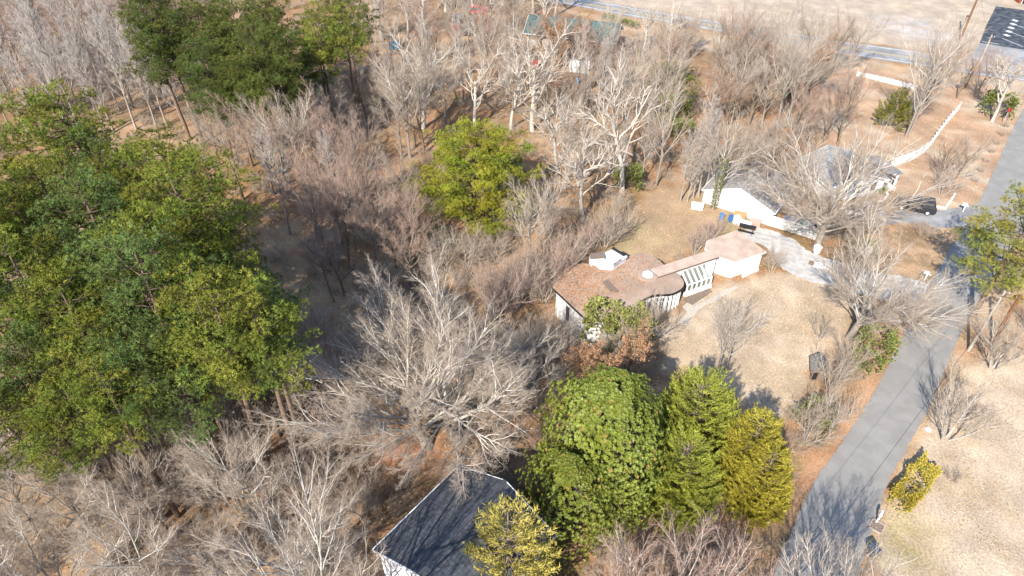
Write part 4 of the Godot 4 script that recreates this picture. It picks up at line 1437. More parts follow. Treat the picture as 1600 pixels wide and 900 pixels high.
func make_things() -> void:
	picket_fence([Vector3(60.96, 0, -116.29), Vector3(63.14, 0, -114.93), Vector3(67.59, 0, -111.51), Vector3(69.00, 0, -110.48)], 0.8, "straight white picket fence along the back yard below the main road", 0.16)
	picket_fence([Vector3(53.64, 0, -84.86), Vector3(57.78, 0, -87.01), Vector3(61.10, 0, -89.80), Vector3(64.56, 0, -93.93), Vector3(68.44, 0, -98.53), Vector3(72.04, 0, -102.53)], 1.5, "curving white picket fence running from the white house towards the road", 0.16)
	picket_fence([Vector3(30.03, 0, -72.44), Vector3(32.34, 0, -70.74), Vector3(35.06, 0, -69.09), Vector3(37.38, 0, -67.49)], 1.5, "white board fence between the grey roofed cottage and the concrete drive", 0.18)
	# curving white borders of the beds by the porch
	for e: Array in [[[Vector3(50.61, 0, -78.49), Vector3(52.25, 0, -80.10), Vector3(53.69, 0, -82.44), Vector3(53.62, 0, -83.12), Vector3(52.89, 0, -82.44)], "white looped bed border beside the porch of the white house"], [[Vector3(48.39, 0, -76.00), Vector3(49.19, 0, -76.30), Vector3(50.22, 0, -77.54), Vector3(50.37, 0, -78.33)], "short curved white bed border by the white pickup"], [[Vector3(54.80, 0, -75.24), Vector3(56.39, 0, -74.34), Vector3(59.46, 0, -77.86)], "white cornered border round the shrub bed by the black car"]]:
		var line: Array = e[0]
		var m := MB.new()
		var pts := curve(line, 0.5) if line.size() > 3 else PackedVector3Array(line)
		for i in pts.size() - 1:
			m.bar(pts[i] + Vector3(0, 0.12, 0), pts[i + 1] + Vector3(0, 0.12, 0), 0.22, 0.26)
		single("bed_border", m, M.white, e[1], "border")
	var p1 := utility_pole(Vector3(46.45, 0, -48.71), 8.0, M.pole, "pale weathered utility pole on the verge right of the street", 1)
	utility_pole(Vector3(49.53, 0, -50.09), 6.3, M.pole_brown, "reddish brown pole beside the pale utility pole", 0, 0.17)
	var p2 := utility_pole(Vector3(37.53, 0, -57.23), 6.6, M.pole, "slim pale pole with a white box by the concrete drive", 0, 0.09)
	var m := MB.new()
	m.box(Vector3(0, 6.5, 0.05), Vector3(0.45, 0.6, 0.35))
	part("box", m, M.white, get_node("utility_pole_002"))
	var p3 := utility_pole(Vector3(87.96, 0, -133.61), 9.5, M.pole_brown, "tall reddish brown pole beyond the main road", 1, 0.2)
	var p4 := utility_pole(Vector3(81.30, 0, -115.75), 7.5, M.pole, "pale pole with lamps beside the main road at the car park entrance", 1, 0.15)
	utility_pole(Vector3(77.68, 0, -111.25), 4.5, M.pole_brown, "short dark pole on the near verge of the main road", 0, 0.12)
	var lamp := thing("street_lamp", "dark lamp post with a short arm at the edge of the bare field", "lamp", Vector3(88.72, 0, -135.66))
	m = MB.new()
	m.tube(PackedVector3Array([Vector3(0, -0.2, 0), Vector3(0, 3.8, 0)]), PackedFloat32Array([0.12, 0.08]), 8, Color(0.06, 0.06, 0.06))
	part("post", m, M.plain, lamp)
	m = MB.new()
	m.box(Vector3(0.3, 3.85, 0), Vector3(0.8, 0.18, 0.3), Basis.IDENTITY, Color(0.07, 0.07, 0.07))
	part("lamp_head", m, M.plain, lamp)
	wire(p1, p2, 0.8, "black cable over the street between the pale pole and the slim pole")
	wire(p1 + Vector3(0.3, 0, 0), Vector3(16.98, 0, -20.01) + Vector3(0, 7, 0), 0.6, "black cable running down the street from the pale pole")
	wire(p2, Vector3(28.03, 0, -65.05) + Vector3(0, 3.2, 0), 0.5, "black cable from the slim pole to the garage roof")
	wire(p3, p4, 0.7, "black cable crossing the main road between the two tall poles")
	var st: Vector3 = Vector3(41.79, 0, -54.39)
	m = MB.new()
	m.tube(PackedVector3Array([Vector3(0, -0.3, 0), Vector3(0.05, 0.9, 0), Vector3(0.05, 2.1, -0.05)]), PackedFloat32Array([0.42, 0.32, 0.28]), 12, PALE)
	m.cap(Vector3(0.05, 2.1, -0.05), Vector3.UP, 0.28, 12, TWIG)
	var stump := single("tree_stump", m, M.bark, "thick pale cut trunk standing by the kerb under the spreading tree", "stump")
	stump.position = st

	car("pickup", Vector3(45.16, 0, -72.73), -0.33, Color(0.75, 0.75, 0.74), "white pickup with dark cover parked by the white house")
	car("suv", Vector3(52.30, 0, -74.34), 2.75, Color(0.02, 0.022, 0.025), "black car parked on the grey drive below the porch")
	car("car", Vector3(-7.24, 0, -149.00), 0.2, Color(0.5, 0.02, 0.02), "red car among the bare trees at the top edge")
	car("suv", Vector3(-10.31, 0, -142.83), 0.5, Color(0.02, 0.022, 0.03), "black tall car in the woods beside the red tank")
	car("car", Vector3(-8.07, 0, -137.05), 1.0, Color(0.03, 0.03, 0.035), "black car in the woods nearest the orange brush")
	m = MB.new()
	m.lathe(Vector3.ZERO, PackedVector2Array([Vector2(0.9, 0), Vector2(0.95, 0.5), Vector2(0.7, 1.0), Vector2(0.0, 1.15)]), 18, Color(0.6, 0.06, 0.05))
	single("red_tank", m, M.plain, "round red tank lid beside the black cars in the woods", "tank").position = Vector3(-11.28, 0, -139.17)
	crate(Vector3(-22.27, 0, -129.02), Vector3(1.6, 1.2, 1.2), 0.3, Color(0.05, 0.22, 0.32), "blue_crate", "teal blue box in the bare woods near the top", "box")
	crate(Vector3(12.08, 0, -118.80), Vector3(3.4, 1.4, 2.2), -0.15, Color(0.75, 0.74, 0.72), "white_shed_box", "long white storage box below the green roofed house", "box")
	barrel(Vector3(11.34, 0, -113.33), Color(0.1, 0.25, 0.5), "lone blue barrel below the long white box")
	crate(Vector3(4.69, 0, -130.30), Vector3(2.4, 1.2, 1.6), 0.2, Color(0.62, 0.55, 0.5), "pale_box", "pale box among orange leaves left of the green roof", "box")
	crate(Vector3(6.99, 0, -129.34), Vector3(1.8, 1.5, 1.4), 0.1, Color(0.66, 0.6, 0.55), "pale_box", "second pale box right of the first among orange leaves", "box")
	crate(Vector3(4.19, 0, -120.80), Vector3(1.2, 0.8, 1.0), 0.2, Color(0.55, 0.05, 0.04), "red_crate", "small red box in the yard below the orange leaved tree", "box")
	# junk behind the garage
	barrel(Vector3(26.73, 0, -72.01), Color(0.04, 0.17, 0.36), "left blue barrel of the two in the back yard")
	barrel(Vector3(27.77, 0, -71.59), Color(0.03, 0.12, 0.27), "right blue barrel of the two in the back yard")
	crate(Vector3(24.17, 0, -74.64), Vector3(1.5, 0.6, 0.9), -0.3, Color(0.72, 0.69, 0.64), "storage_box", "low white box on the grass beside the ivy covered trunk", "box")
	crate(Vector3(29.13, 0, -72.44), Vector3(1.5, 0.7, 0.9), -0.35, Color(0.36, 0.2, 0.1), "wooden_crate", "brown crate against the white cottage wall", "crate")
	crate(Vector3(28.47, 0, -71.44), Vector3(0.9, 0.8, 0.8), 0.2, Color(0.7, 0.7, 0.68), "white_bag", "white sack beside the right blue barrel", "sack")
	crate(Vector3(29.35, 0, -70.74), Vector3(1.5, 0.5, 0.8), -0.4, Color(0.74, 0.73, 0.7), "white_tub", "white tub in front of the brown crate", "tub")
	crate(Vector3(30.64, 0, -70.74), Vector3(1.3, 0.8, 0.8), -0.4, Color(0.34, 0.26, 0.22), "garden_cart", "brown cart piled with scrap beside the fence", "cart")
	crate(Vector3(30.18, 0, -69.91), Vector3(0.8, 0.4, 0.6), -0.4, Color(0.5, 0.28, 0.22), "clay_tub", "reddish tub on the ground by the brown cart", "tub")
	crate(Vector3(34.97, 0, -70.88), Vector3(1.3, 1.0, 0.9), -0.3, Color(0.06, 0.15, 0.34), "blue_bin", "blue bin behind the white fence, leftmost", "bin")
	crate(Vector3(36.50, 0, -70.60), Vector3(1.5, 0.9, 1.0), -0.2, Color(0.1, 0.26, 0.27), "teal_bin", "teal bin behind the white fence in the middle", "bin")
	crate(Vector3(37.56, 0, -69.91), Vector3(0.9, 1.1, 0.9), -0.3, Color(0.04, 0.09, 0.24), "navy_bin", "navy blue bin behind the white fence beside the great trunk", "bin")
	crate(Vector3(36.05, 0, -71.73), Vector3(0.9, 0.8, 0.7), -0.5, Color(0.36, 0.2, 0.12), "cardboard_box", "brown cardboard box behind the white fence", "box")
	# black bench and table on the concrete behind the garage
	var bench := thing("picnic_table", "black picnic table standing on the concrete behind the garage", "table", Vector3(29.27, 0, -69.50), -0.45)
	m = MB.new()
	for k in 4:
		m = MB.new()
		m.box(Vector3(0, 0.74, -0.3 + k * 0.2), Vector3(2.0, 0.05, 0.15))
		part("table_slat", m, M.dark, bench)
	for s: float in [-1.0, 1.0]:
		m = MB.new()
		m.box(Vector3(0, 0.44, s * 0.75), Vector3(2.0, 0.05, 0.28))
		part("seat", m, M.dark, bench)
		m = MB.new()
		m.bar(Vector3(s * 0.75, 0, -0.75), Vector3(s * 0.75, 0.74, -0.25), 0.08, 0.08)
		m.bar(Vector3(s * 0.75, 0, 0.75), Vector3(s * 0.75, 0.74, 0.25), 0.08, 0.08)
		m.bar(Vector3(s * 0.75, 0.4, -0.8), Vector3(s * 0.75, 0.4, 0.8), 0.06, 0.08)
		part("leg", m, M.dark, bench)
	var slab := thing("stone_slab", "long white slab with a brown wooden end lying on the drive", "slab", Vector3(35.87, 0, -62.59), -0.5)
	m = MB.new()
	m.box(Vector3(0.2, 0.12, 0), Vector3(1.3, 0.2, 0.7))
	part("slab", m, M.white, slab)
	m = MB.new()
	m.box(Vector3(-0.75, 0.12, 0), Vector3(0.6, 0.18, 0.6))
	part("plank", m, M.wood, slab)
	bin(Vector3(36.43, 0, -64.92), 0.4, Color(0.72, 0.71, 0.69), "white_bin", "white bin at the foot of the great bare tree")
	# by the street
	mailbox(Vector3(29.29, 0, -29.53), 0.9, "white mailbox post inside a small brick square by the street")
	var sq := thing("brick_planter", "square brick edging round the white mailbox post", "planter", Vector3(29.18, 0, -29.14), 0.85)
	for k in 4:
		var turn := Basis(Vector3.UP, k * PI / 2)
		for j in 6:
			m = MB.new()
			m.box(turn * Vector3(-0.55 + j * 0.22, 0.07, 0.6), Vector3(0.2, 0.16, 0.1), turn)
			part("brick", m, mat(0.42 * rf(0.8, 1.1), 0.3, 0.26, 0.9), sq)
	m = MB.new()
	m.box(Vector3(0, 0.03, 0), Vector3(1.1, 0.06, 1.1))
	part("soil", m, M.wood, sq)
	sq.scale = Vector3.ONE * 0.8
	bin(Vector3(27.74, 0, -26.81), 0.35, Color(0.03, 0.045, 0.06), "wheelie_bin", "black wheeled bin standing at the street edge by the lawn")
	mailbox(Vector3(47.09, 0, -59.89), 2.6, "white mailbox by the mouth of the concrete drive")
	mailbox(Vector3(58.43, 0, -73.75), 2.6, "white mailbox by the mouth of the grey drive")
	sign_post(Vector3(77.20, 0, -98.53), 0.3, 2.2, Color(0.32, 0.03, 0.03), 8, "dark red sign on a post beside the upper street")
	sign_post(Vector3(79.25, 0, -100.06), 0.3, 2.4, Color(0.62, 0.63, 0.64), 4, "pale square sign on a post right of the red sign")
	m = MB.new()
	m.box(Vector3(0, 0.06, 0), Vector3(0.45, 0.12, 0.35), Basis.IDENTITY, Color(0.75, 0.75, 0.74))
	single("white_bucket_lid", m, M.plain, "small white object lying on the verge above the golden hedge", "litter").position = Vector3(37.71, 0, -38.71)
	# low border of the plot on the right
	m = MB.new()
	m.bar(Vector3(49.95, 0, -50.37) + Vector3(0, 0.06, 0), Vector3(53.98, 0, -47.46) + Vector3(0, 0.06, 0), 0.14, 0.16)
	single("plot_border", m, M.wood, "thin timber border running right from the brown pole", "border")

func make_undergrowth() -> void:
	# low twiggy scrub and fallen leaves that nobody could count
	rng.seed = 900
	var src: Node3D = proto.shrub[0]
	var scrub := MultiMesh.new()
	scrub.transform_format = MultiMesh.TRANSFORM_3D
	scrub.mesh = (src.get_node("crown") as MeshInstance3D).mesh
	var at: Array[Transform3D] = []
	var leaf_at_points: Array[Transform3D] = []
	var leaf_cols: Array[Color] = []
	for i in 60000:
		var z := -15.0 - pow(rng.randf(), 1.3) * 140.0
		var x := rf(-0.82, 0.72) * (absf(z) + 30.0)
		var s := soil(x, z)
		var wood: float = s[1]
		var y := (n_mid.get_noise_2d(x, z) * 0.30 + n_small.get_noise_2d(x, z) * 0.16 - 0.02) * wood
		var free := true
		for h in house_places:
			if Geometry2D.is_point_in_polygon(Vector2(x, z), h):
				free = false
		if not free:
			continue
		if wood > 0.7 and at.size() < 2300 and i % 10 == 0 and n_mid.get_noise_2d(x * 0.8, z * 0.8) > -0.15:
			at.append(Transform3D(Basis(Vector3.UP, rf(0, TAU)).scaled(Vector3.ONE * rf(0.3, 0.9)), Vector3(x, y - dip(x, z), z)))
		if rng.randf() < wood + 0.006 and on_road(x, z) == false:
			var b := Basis(rv().normalized(), rf(-0.5, 0.5)) * Basis(Vector3.UP, rf(0, TAU))
			leaf_at_points.append(Transform3D(b.scaled(Vector3.ONE * rf(0.7, 1.5)), Vector3(x, y + 0.04 - dip(x, z), z)))
			leaf_cols.append([Color(0.36, 0.17, 0.08), Color(0.42, 0.27, 0.15), Color(0.24, 0.13, 0.07), Color(0.5, 0.36, 0.22), Color(0.16, 0.1, 0.06)][rng.randi() % 5])
	scrub.instance_count = at.size()
	for i in at.size():
		scrub.set_instance_transform(i, at[i])
	var o := MultiMeshInstance3D.new()
	o.name = "undergrowth"
	o.multimesh = scrub
	o.material_override = M.twig
	add_child(o)
	tag(o, "thin leafless brush covering the floor of the woods", "undergrowth")
	o.set_meta("kind", "stuff")
	var l := MB.new()
	l.leaf(Vector3(-0.09, 0, 0), Vector3(0.18, 0, 0), Vector3(0, 0, 0.06), Vector3.UP, Color.WHITE)
	var mm := MultiMesh.new()
	mm.transform_format = MultiMesh.TRANSFORM_3D
	mm.use_colors = true
	mm.mesh = l.mesh()
	mm.instance_count = leaf_at_points.size()
	for i in leaf_at_points.size():
		mm.set_instance_transform(i, leaf_at_points[i])
		mm.set_instance_color(i, leaf_cols[i])
	# dry turf, in the stripes that the mower left
	rng.seed = 901
	var tuft_mesh := MB.new()
	for k in 6:
		var a := rf(0, TAU)
		var d := Vector3(cos(a) * 0.5, 1.0, sin(a) * 0.5).normalized()
		tuft_mesh.blade(Vector3(rf(-0.05, 0.05), 0, rf(-0.05, 0.05)), d * rf(0.05, 0.11), d.cross(Vector3(0.3, 0.1, 0.9)).normalized() * 0.022, Color.WHITE)
	var turf_at: Array[Transform3D] = []
	var turf_cols: Array[Color] = []
	for i in 90000:
		var z := -20.0 - pow(rng.randf(), 1.5) * 95.0
		var x := rf(-0.1, 0.85) * (absf(z) + 28.0)
		if on_road(x, z):
			continue
		var s := soil(x, z)
		var patch := n_mid.get_noise_2d(x * 1.7, z * 1.7)
		if float(s[1]) > 0.25 or rng.randf() > 0.16 + patch:
			continue
		var stripe := sin((x * 0.9 + z * 0.43) * 3.6)
		var c: Color = s[0]
		c = c * (rf(0.93, 1.07) + 0.06 * stripe)
		if patch > 0.18 and rng.randf() < 0.25:
			c = Color(0.30, 0.27, 0.10) * rf(0.8, 1.2)
		turf_at.append(Transform3D(Basis(Vector3.UP, rf(0, TAU)).scaled(Vector3.ONE * rf(0.7, 1.5)), Vector3(x, 0.0, z)))
		turf_cols.append(c)
	var turf := MultiMesh.new()
	turf.transform_format = MultiMesh.TRANSFORM_3D
	turf.use_colors = true
	turf.mesh = tuft_mesh.mesh()
	turf.instance_count = turf_at.size()
	for i in turf_at.size():
		turf.set_instance_transform(i, turf_at[i])
		turf.set_instance_color(i, turf_cols[i])
	o = MultiMeshInstance3D.new()
	o.name = "grass"
	o.multimesh = turf
	o.material_override = M.litter
	add_child(o)
	tag(o, "short dry tan grass of the lawns", "grass")
	o.set_meta("kind", "stuff")
	o = MultiMeshInstance3D.new()
	o.name = "fallen_leaves"
	o.multimesh = mm
	o.material_override = M.litter
	add_child(o)
	tag(o, "fallen brown leaves lying all over the woodland floor", "leaves")
	o.set_meta("kind", "stuff")

var road_area := PackedVector2Array([Vector2(15.64, -20.01), Vector2(25.08, -32.66), Vector2(32.13, -40.32), Vector2(39.60, -49.44), Vector2(46.36, -57.99), Vector2(63.66, -78.49), Vector2(93.89, -116.02), Vector2(103.10, -112.03), Vector2(75.77, -80.93), Vector2(50.33, -55.11), Vector2(43.36, -46.76), Vector2(36.39, -38.35), Vector2(31.68, -33.03), Vector2(22.35, -20.01)])
func on_road(x: float, z: float) -> bool:
	return Geometry2D.is_point_in_polygon(Vector2(x, z), road_area)

func make_trees() -> void:
	rng.seed = 1234
	# ---- the grove of pines on the left
	var g := "pines of the grove on the left"
	row(["pine"], "pine_tree", 7, Vector3(-47.03, 0, -53.88), Vector3(-30.47, 0, -55.04), 0.95, "green pine in the farthest row of the left grove", g)
	row(["pine"], "pine_tree", 8, Vector3(-44.93, 0, -48.56), Vector3(-25.21, 0, -48.06), 1.0, "green pine in the second farthest row of the left grove", g)
	row(["pine"], "pine_tree", 9, Vector3(-42.61, 0, -43.90), Vector3(-19.69, 0, -42.61), 1.0, "green pine in the third row back of the left grove", g)
	row(["pine"], "pine_tree", 8, Vector3(-40.09, 0, -39.79), Vector3(-17.76, 0, -38.28), 1.0, "green pine in the middle row of the left grove", g)
	row(["pine"], "pine_tree", 8, Vector3(-37.44, 0, -35.46), Vector3(-16.52, 0, -34.60), 1.0, "green pine just nearer than the middle of the left grove", g)
	row(["pine"], "pine_tree", 7, Vector3(-36.33, 0, -32.12), Vector3(-15.82, 0, -32.72), 0.95, "green pine in the second nearest row of the left grove", g)
	row(["pine"], "pine_tree", 4, Vector3(-35.17, 0, -29.19), Vector3(-25.25, 0, -30.86), 0.85, "green pine along the near edge of the left grove", g)
	plant("pine", 1, Vector3(-20.93, 0, -38.00), 0.92, "pine at the grove's near right corner with a long bare reddish trunk", "pine_tree", "tree", g)
	# ---- pines at the top
	g = "pines at the top of the picture"
	row(["dark_pine"], "pine_tree", 6, Vector3(-51.25, 0, -92.38), Vector3(-31.67, 0, -93.63), 0.9, "dark green pine in the back row of the top stand", g)
	row(["dark_pine"], "pine_tree", 5, Vector3(-55.30, 0, -106.16), Vector3(-22.43, 0, -104.64), 0.9, "dark green pine beyond the back row of the top stand", g)
	row(["dark_pine"], "pine_tree", 5, Vector3(-41.01, 0, -85.51), Vector3(-29.03, 0, -82.78), 0.85, "dark green pine in the front row of the top stand", g)
	plant("pine", 3, Vector3(-26.55, 0, -92.86), 1.0, "tall yellowish pine right of the dark stand at the top", "pine_tree", "tree", g)
	plant("pine", 3, Vector3(-23.17, 0, -95.36), 0.95, "yellowish pine furthest right of the top stand", "pine_tree", "tree", g)
	plant("pine", 1, Vector3(-25.56, 0, -90.86), 0.75, "short yellowish pine below the tall yellowish one at the top", "pine_tree", "tree", g)
	plant("dark_pine", 0, Vector3(-29.89, 0, -91.67), 0.8, "short dark pine at the lower tip of the top stand", "pine_tree", "tree", g)
	# ---- single evergreens
	plant("round_pine", 0, Vector3(-4.47, 0, -70.32), 1.0, "broad dome shaped yellow green pine standing alone in the middle", "round_pine", "tree", "", 0.4)
	plant("right_pine", 0, Vector3(49.43, 0, -53.82), 1.0, "yellow green pine cut by the right edge beside the street", "pine_tree")
	plant("magnolia", 0, Vector3(7.42, 0, -32.27), 1.0, "large glossy dark leaved evergreen near the bottom centre", "magnolia_tree")
	plant("holly", 0, Vector3(4.06, 0, -28.68), 0.95, "glossy evergreen in front of the large one, beside the dark roof", "holly_tree")
	plant("holly", 0, Vector3(7.61, 0, -29.22), 0.72, "small dull green evergreen at the foot of the large glossy one", "holly_tree", "tree", "", 2.0)
	plant("cypress", 0, Vector3(14.93, 0, -35.65), 1.0, "feathery yellow green cypress right of the large glossy evergreen", "cypress_tree")
	plant("cypress", 0, Vector3(13.28, 0, -31.16), 0.85, "smaller feathery cypress below the yellow green one", "cypress_tree", "tree", "", 2.1)
	plant("gold_cedar", 0, Vector3(19.08, 0, -32.76), 1.0, "golden olive cedar at the left side of the street", "cedar_tree")
	plant("gold_cedar", 0, Vector3(19.47, 0, -30.73), 0.85, "lower golden olive cedar leaning against the taller golden one", "cedar_tree", "tree", "", 2.5)
	plant("yellow_cedar", 0, Vector3(-0.20, 0, -23.08), 1.25, "open yellow cedar in front of the dark shingle roof", "cedar_tree")
	plant("juniper", 0, Vector3(59.02, 0, -97.67), 1.0, "rounded olive green juniper beside the tall pale tree", "juniper")
	plant("holly", 0, Vector3(24.28, 0, -99.03), 0.95, "dark green oval evergreen standing in the bare woods upper right", "holly_tree")
	plant("holly", 0, Vector3(45.81, 0, -107.73), 0.5, "narrow dark green evergreen beside the orange leaved tree", "holly_tree", "tree", "", 1.0)
	plant("green_bush", 0, Vector3(25.98, 0, -94.33), 1.0, "dark green bush at the foot of the oval evergreen", "bush")
	plant("green_bush", 0, Vector3(77.65, 0, -101.62), 1.4, "bright green shrub at the corner by the red sign", "bush", "bush", "", 1.0)
	plant("green_bush", 0, Vector3(-9.17, 0, -66.32), 0.9, "dark green bush below the left side of the dome shaped pine", "bush", "bush", "", 2.0)
	plant("green_bush", 0, Vector3(15.75, 0, -80.10), 1.2, "dark green bush under the white barked trees", "bush", "bush", "", 3.0)
	plant("green_bush", 0, Vector3(36.81, 0, -48.71), 1.1, "green bush on the bank beside the street", "bush", "bush", "", 4.0)
	plant("green_bush", 0, Vector3(34.71, 0, -46.33), 0.9, "yellowish green bush right of the tiny shed", "bush", "bush", "", 5.0)
	plant("green_bush", 0, Vector3(27.56, 0, -39.58), 0.9, "green brush on the bank beside the golden cedar", "bush", "bush", "", 0.5)
	plant("green_bush", 0, Vector3(41.51, 0, -64.17), 0.9, "bright green bush behind the slim pale pole", "bush", "bush", "", 1.5)
	plant("green_bush", 0, Vector3(49.06, 0, -77.86), 0.45, "small round green bush beside the porch of the white house", "bush", "bush", "", 2.5)
	plant("green_bush", 0, Vector3(-1.25, 0, -45.06), 0.8, "green bush below the right great bare oak", "bush", "bush", "", 3.3)
	plant("bamboo", 0, Vector3(9.23, 0, -51.13), 1.25, "light green bamboo clump against the curved house", "bamboo", "bush")
	plant("bamboo", 0, Vector3(12.79, 0, -50.75), 1.05, "grey green bamboo clump by the bowed windows", "bamboo", "bush", "", 2.0)
	var o := plant("gold_hedge", 0, Vector3(33.54, 0, -32.72), 1.0, "yellow gold clipped hedge on the lawn right of the street", "hedge", "hedge")
	o.rotation = Vector3(0, -0.83, 0)
	plant("shrub", 0, Vector3(37.35, 0, -33.59), 0.55, "small dead brown bush alone on the right lawn", "bush", "bush")
	for k in 7:
		plant("shrub", k, Vector3(76.89, 0, -97.24).lerp(Vector3(63.70, 0, -81.09), k / 6.0), 0.42, "%s brown clipped shrub from the top along the upper street's verge" % ORD[k], "verge_shrub", "shrub", "brown verge shrubs by the upper street")
	for k in 6:
		plant("green_bush", k, Vector3(19.67, 0, -145.09).lerp(Vector3(24.98, 0, -139.89), k / 5.0), 0.5, "%s low olive shrub from the left beside the main road" % ORD[k], "road_shrub", "shrub", "olive shrubs beside the main road")
	# ---- great bare trees that stand out
	o = plant("oak", 0, Vector3(-7.49, 0, -36.88), 1.12, "great pale bare oak in the middle, the left one of two", "oak_tree", "tree", "", 0.6)
	o.rotation = Vector3(-0.08, 0.6, 0.14)
	o = plant("oak", 1, Vector3(-5.03, 0, -37.58), 1.1, "great pale bare oak in the middle, the right one of two", "oak_tree", "tree", "", 2.2)
	o.rotation = Vector3(-0.14, 2.2, -0.20)
	o = plant("oak", 0, Vector3(36.78, 0, -65.93), 1.12, "huge spreading bare tree in front of the white house", "oak_tree", "tree", "", 3.4, 0.95)
	o.rotation = Vector3(0.03, 3.4, -0.06)
	o = plant("oak", 1, Vector3(35.03, 0, -50.56), 0.9, "wide bare tree whose limbs reach over the street", "oak_tree", "tree", "", 4.4)
	o.rotation = Vector3(-0.12, 4.4, -0.16)
	plant("upright", 0, Vector3(41.77, 0, -73.60), 0.75, "bare tree between the huge spreading tree and the white house", "bare_tree", "tree", "", 1.2)
	plant("upright", 1, Vector3(35.30, 0, -73.02), 0.7, "bare tree rising behind the fence at the corner of the cottage roof", "bare_tree", "tree", "", 2.2)
	plant("sycamore", 0, Vector3(8.97, 0, -71.73), 0.95, "white barked tree left of the others above the curved house", "sycamore_tree")
	plant("sycamore", 1, Vector3(14.86, 0, -78.49), 1.1, "largest white barked tree with crooked limbs above the curved house", "sycamore_tree")
	plant("sycamore", 0, Vector3(6.34, 0, -84.33), 0.9, "white barked tree right of the dome shaped pine", "sycamore_tree")
	plant("upright", 1, Vector3(59.88, 0, -93.93), 0.95, "tall pale tree with dense grey twigs by the back fence", "tall_tree", "tree", "", 1.0, 1.3)
	plant("upright", 0, Vector3(61.11, 0, -95.15), 0.85, "second tall grey tree close behind the tall pale one", "tall_tree", "tree", "", 3.0, 1.25)
	plant("sycamore", 0, Vector3(75.72, 0, -98.96), 0.8, "pale tree at the corner of the two roads", "sycamore_tree")
	o = plant("upright", 0, Vector3(20.21, 0, -45.90), 0.62, "pale tree of several stems on the front lawn, left stem", "lawn_tree")
	plant("upright", 1, Vector3(21.07, 0, -46.07), 0.58, "pale tree of several stems on the front lawn, right stem", "lawn_tree")
	plant("small", 0, Vector3(38.75, 0, -37.86), 1.4, "small pale bare tree alone on the lawn beside the street", "small_tree")
	plant("leafy", 0, Vector3(10.74, 0, -43.42), 0.62, "tree still holding orange brown leaves in front of the curved house", "leafy_tree")
	plant("leafy", 0, Vector3(7.09, 0, -43.83), 0.5, "smaller orange leaved tree below the white end wall", "leafy_tree", "tree", "", 1.0)
	plant("leafy", 0, Vector3(49.86, 0, -108.73), 0.7, "orange brown tree beside the narrow evergreen near the road", "leafy_tree")
	plant("leafy", 0, Vector3(7.04, 0, -116.57), 0.75, "orange leaved tree in front of the green roof, left", "leafy_tree")
	plant("leafy", 0, Vector3(12.34, 0, -122.26), 0.65, "orange leaved tree in front of the green roof, right", "leafy_tree", "tree", "", 2.0)
	plant("brown", 0, Vector3(58.56, 0, -81.43), 1.25, "dark brown round headed bare tree on the yard by the upper street", "small_tree")
	plant("upright", 2, Vector3(60.13, 0, -80.10), 0.62, "slim bare tree just right of the dark round headed one", "small_tree")
	plant("small", 1, Vector3(57.49, 0, -77.70), 1.0, "pale bare shrub inside the white cornered border", "small_tree")
	plant("small", 0, Vector3(28.82, 0, -39.00), 1.0, "bare small tree on the bank left of the street", "small_tree", "tree", "", 3.0)
	plant("small", 1, Vector3(30.49, 0, -43.91), 0.95, "bare small tree beside the tiny shed", "small_tree", "tree", "", 2.0)
	plant("small", 0, Vector3(32.96, 0, -45.90), 0.8, "low bare tree on the bank behind the tiny shed", "small_tree", "tree", "", 1.0)
	plant("small", 1, Vector3(26.16, 0, -37.44), 1.0, "bare brushy tree between the golden cedar and the street", "small_tree", "tree", "", 0.4)
	plant("blush", 0, Vector3(21.88, 0, -65.05), 0.8, "little bare tree against the back of the covered link", "small_tree")
	plant("blush", 0, Vector3(24.37, 0, -67.62), 0.7, "little pinkish bare bush behind the garage", "small_tree", "tree", "", 1.0)
	plant("small", 1, Vector3(30.05, 0, -61.40), 0.75, "low bare bush at the corner of the white garage", "small_tree", "tree", "", 2.7)
	plant("small", 0, Vector3(31.84, 0, -50.37), 0.6, "thin bare tree on the front lawn", "small_tree", "tree", "", 4.0)
	plant("brown", 0, Vector3(53.20, 0, -50.37), 0.9, "brown bare tree at the right edge beyond the poles", "small_tree", "tree", "", 1.0)
	plant("small", 0, Vector3(47.59, 0, -46.33), 1.2, "pale bushy bare tree below the timber border", "small_tree", "tree", "", 2.0)
	plant("blush", 0, Vector3(9.02, 0, -22.21), 1.9, "reddish tipped bare tree at the bottom edge, left", "small_tree", "tree", "", 0.2)
	plant("blush", 0, Vector3(11.82, 0, -21.09), 1.8, "reddish tipped bare tree at the bottom edge, middle", "small_tree", "tree", "", 1.7)
	plant("blush", 0, Vector3(16.02, 0, -21.53), 1.6, "reddish tipped bare tree at the bottom edge, right", "small_tree", "tree", "", 3.1)
	plant("upright", 0, Vector3(19.55, 0, -21.09), 0.72, "bare tree at the bottom edge whose shadow falls on the street", "bare_tree", "tree", "", 1.0)
	plant("upright", 1, Vector3(21.90, 0, -20.01), 0.7, "bare tree at the bottom edge close to the black bin", "bare_tree", "tree", "", 2.0)
	plant("upright", 2, Vector3(-11.8, 0, -18.8), 1.0, "bare tree at the bottom edge that shades the dark shingle roof, left", "bare_tree", "tree", "", 0.5)
	plant("upright", 0, Vector3(-10.0, 0, -15.5), 1.2, "bare tree at the bottom edge that shades the dark shingle roof, right", "bare_tree", "tree", "", 2.5, 1.35)
	plant("upright", 1, Vector3(19.0, 0, -17.0), 0.9, "bare tree at the bottom edge whose shadow spreads over the street", "bare_tree", "tree", "", 1.5)
	# ivy on a trunk in the yard
	o = plant("upright", 1, Vector3(26.22, 0, -74.49), 0.85, "bare tree whose trunk is wrapped in green ivy", "ivy_tree")
	var f := MB.new()
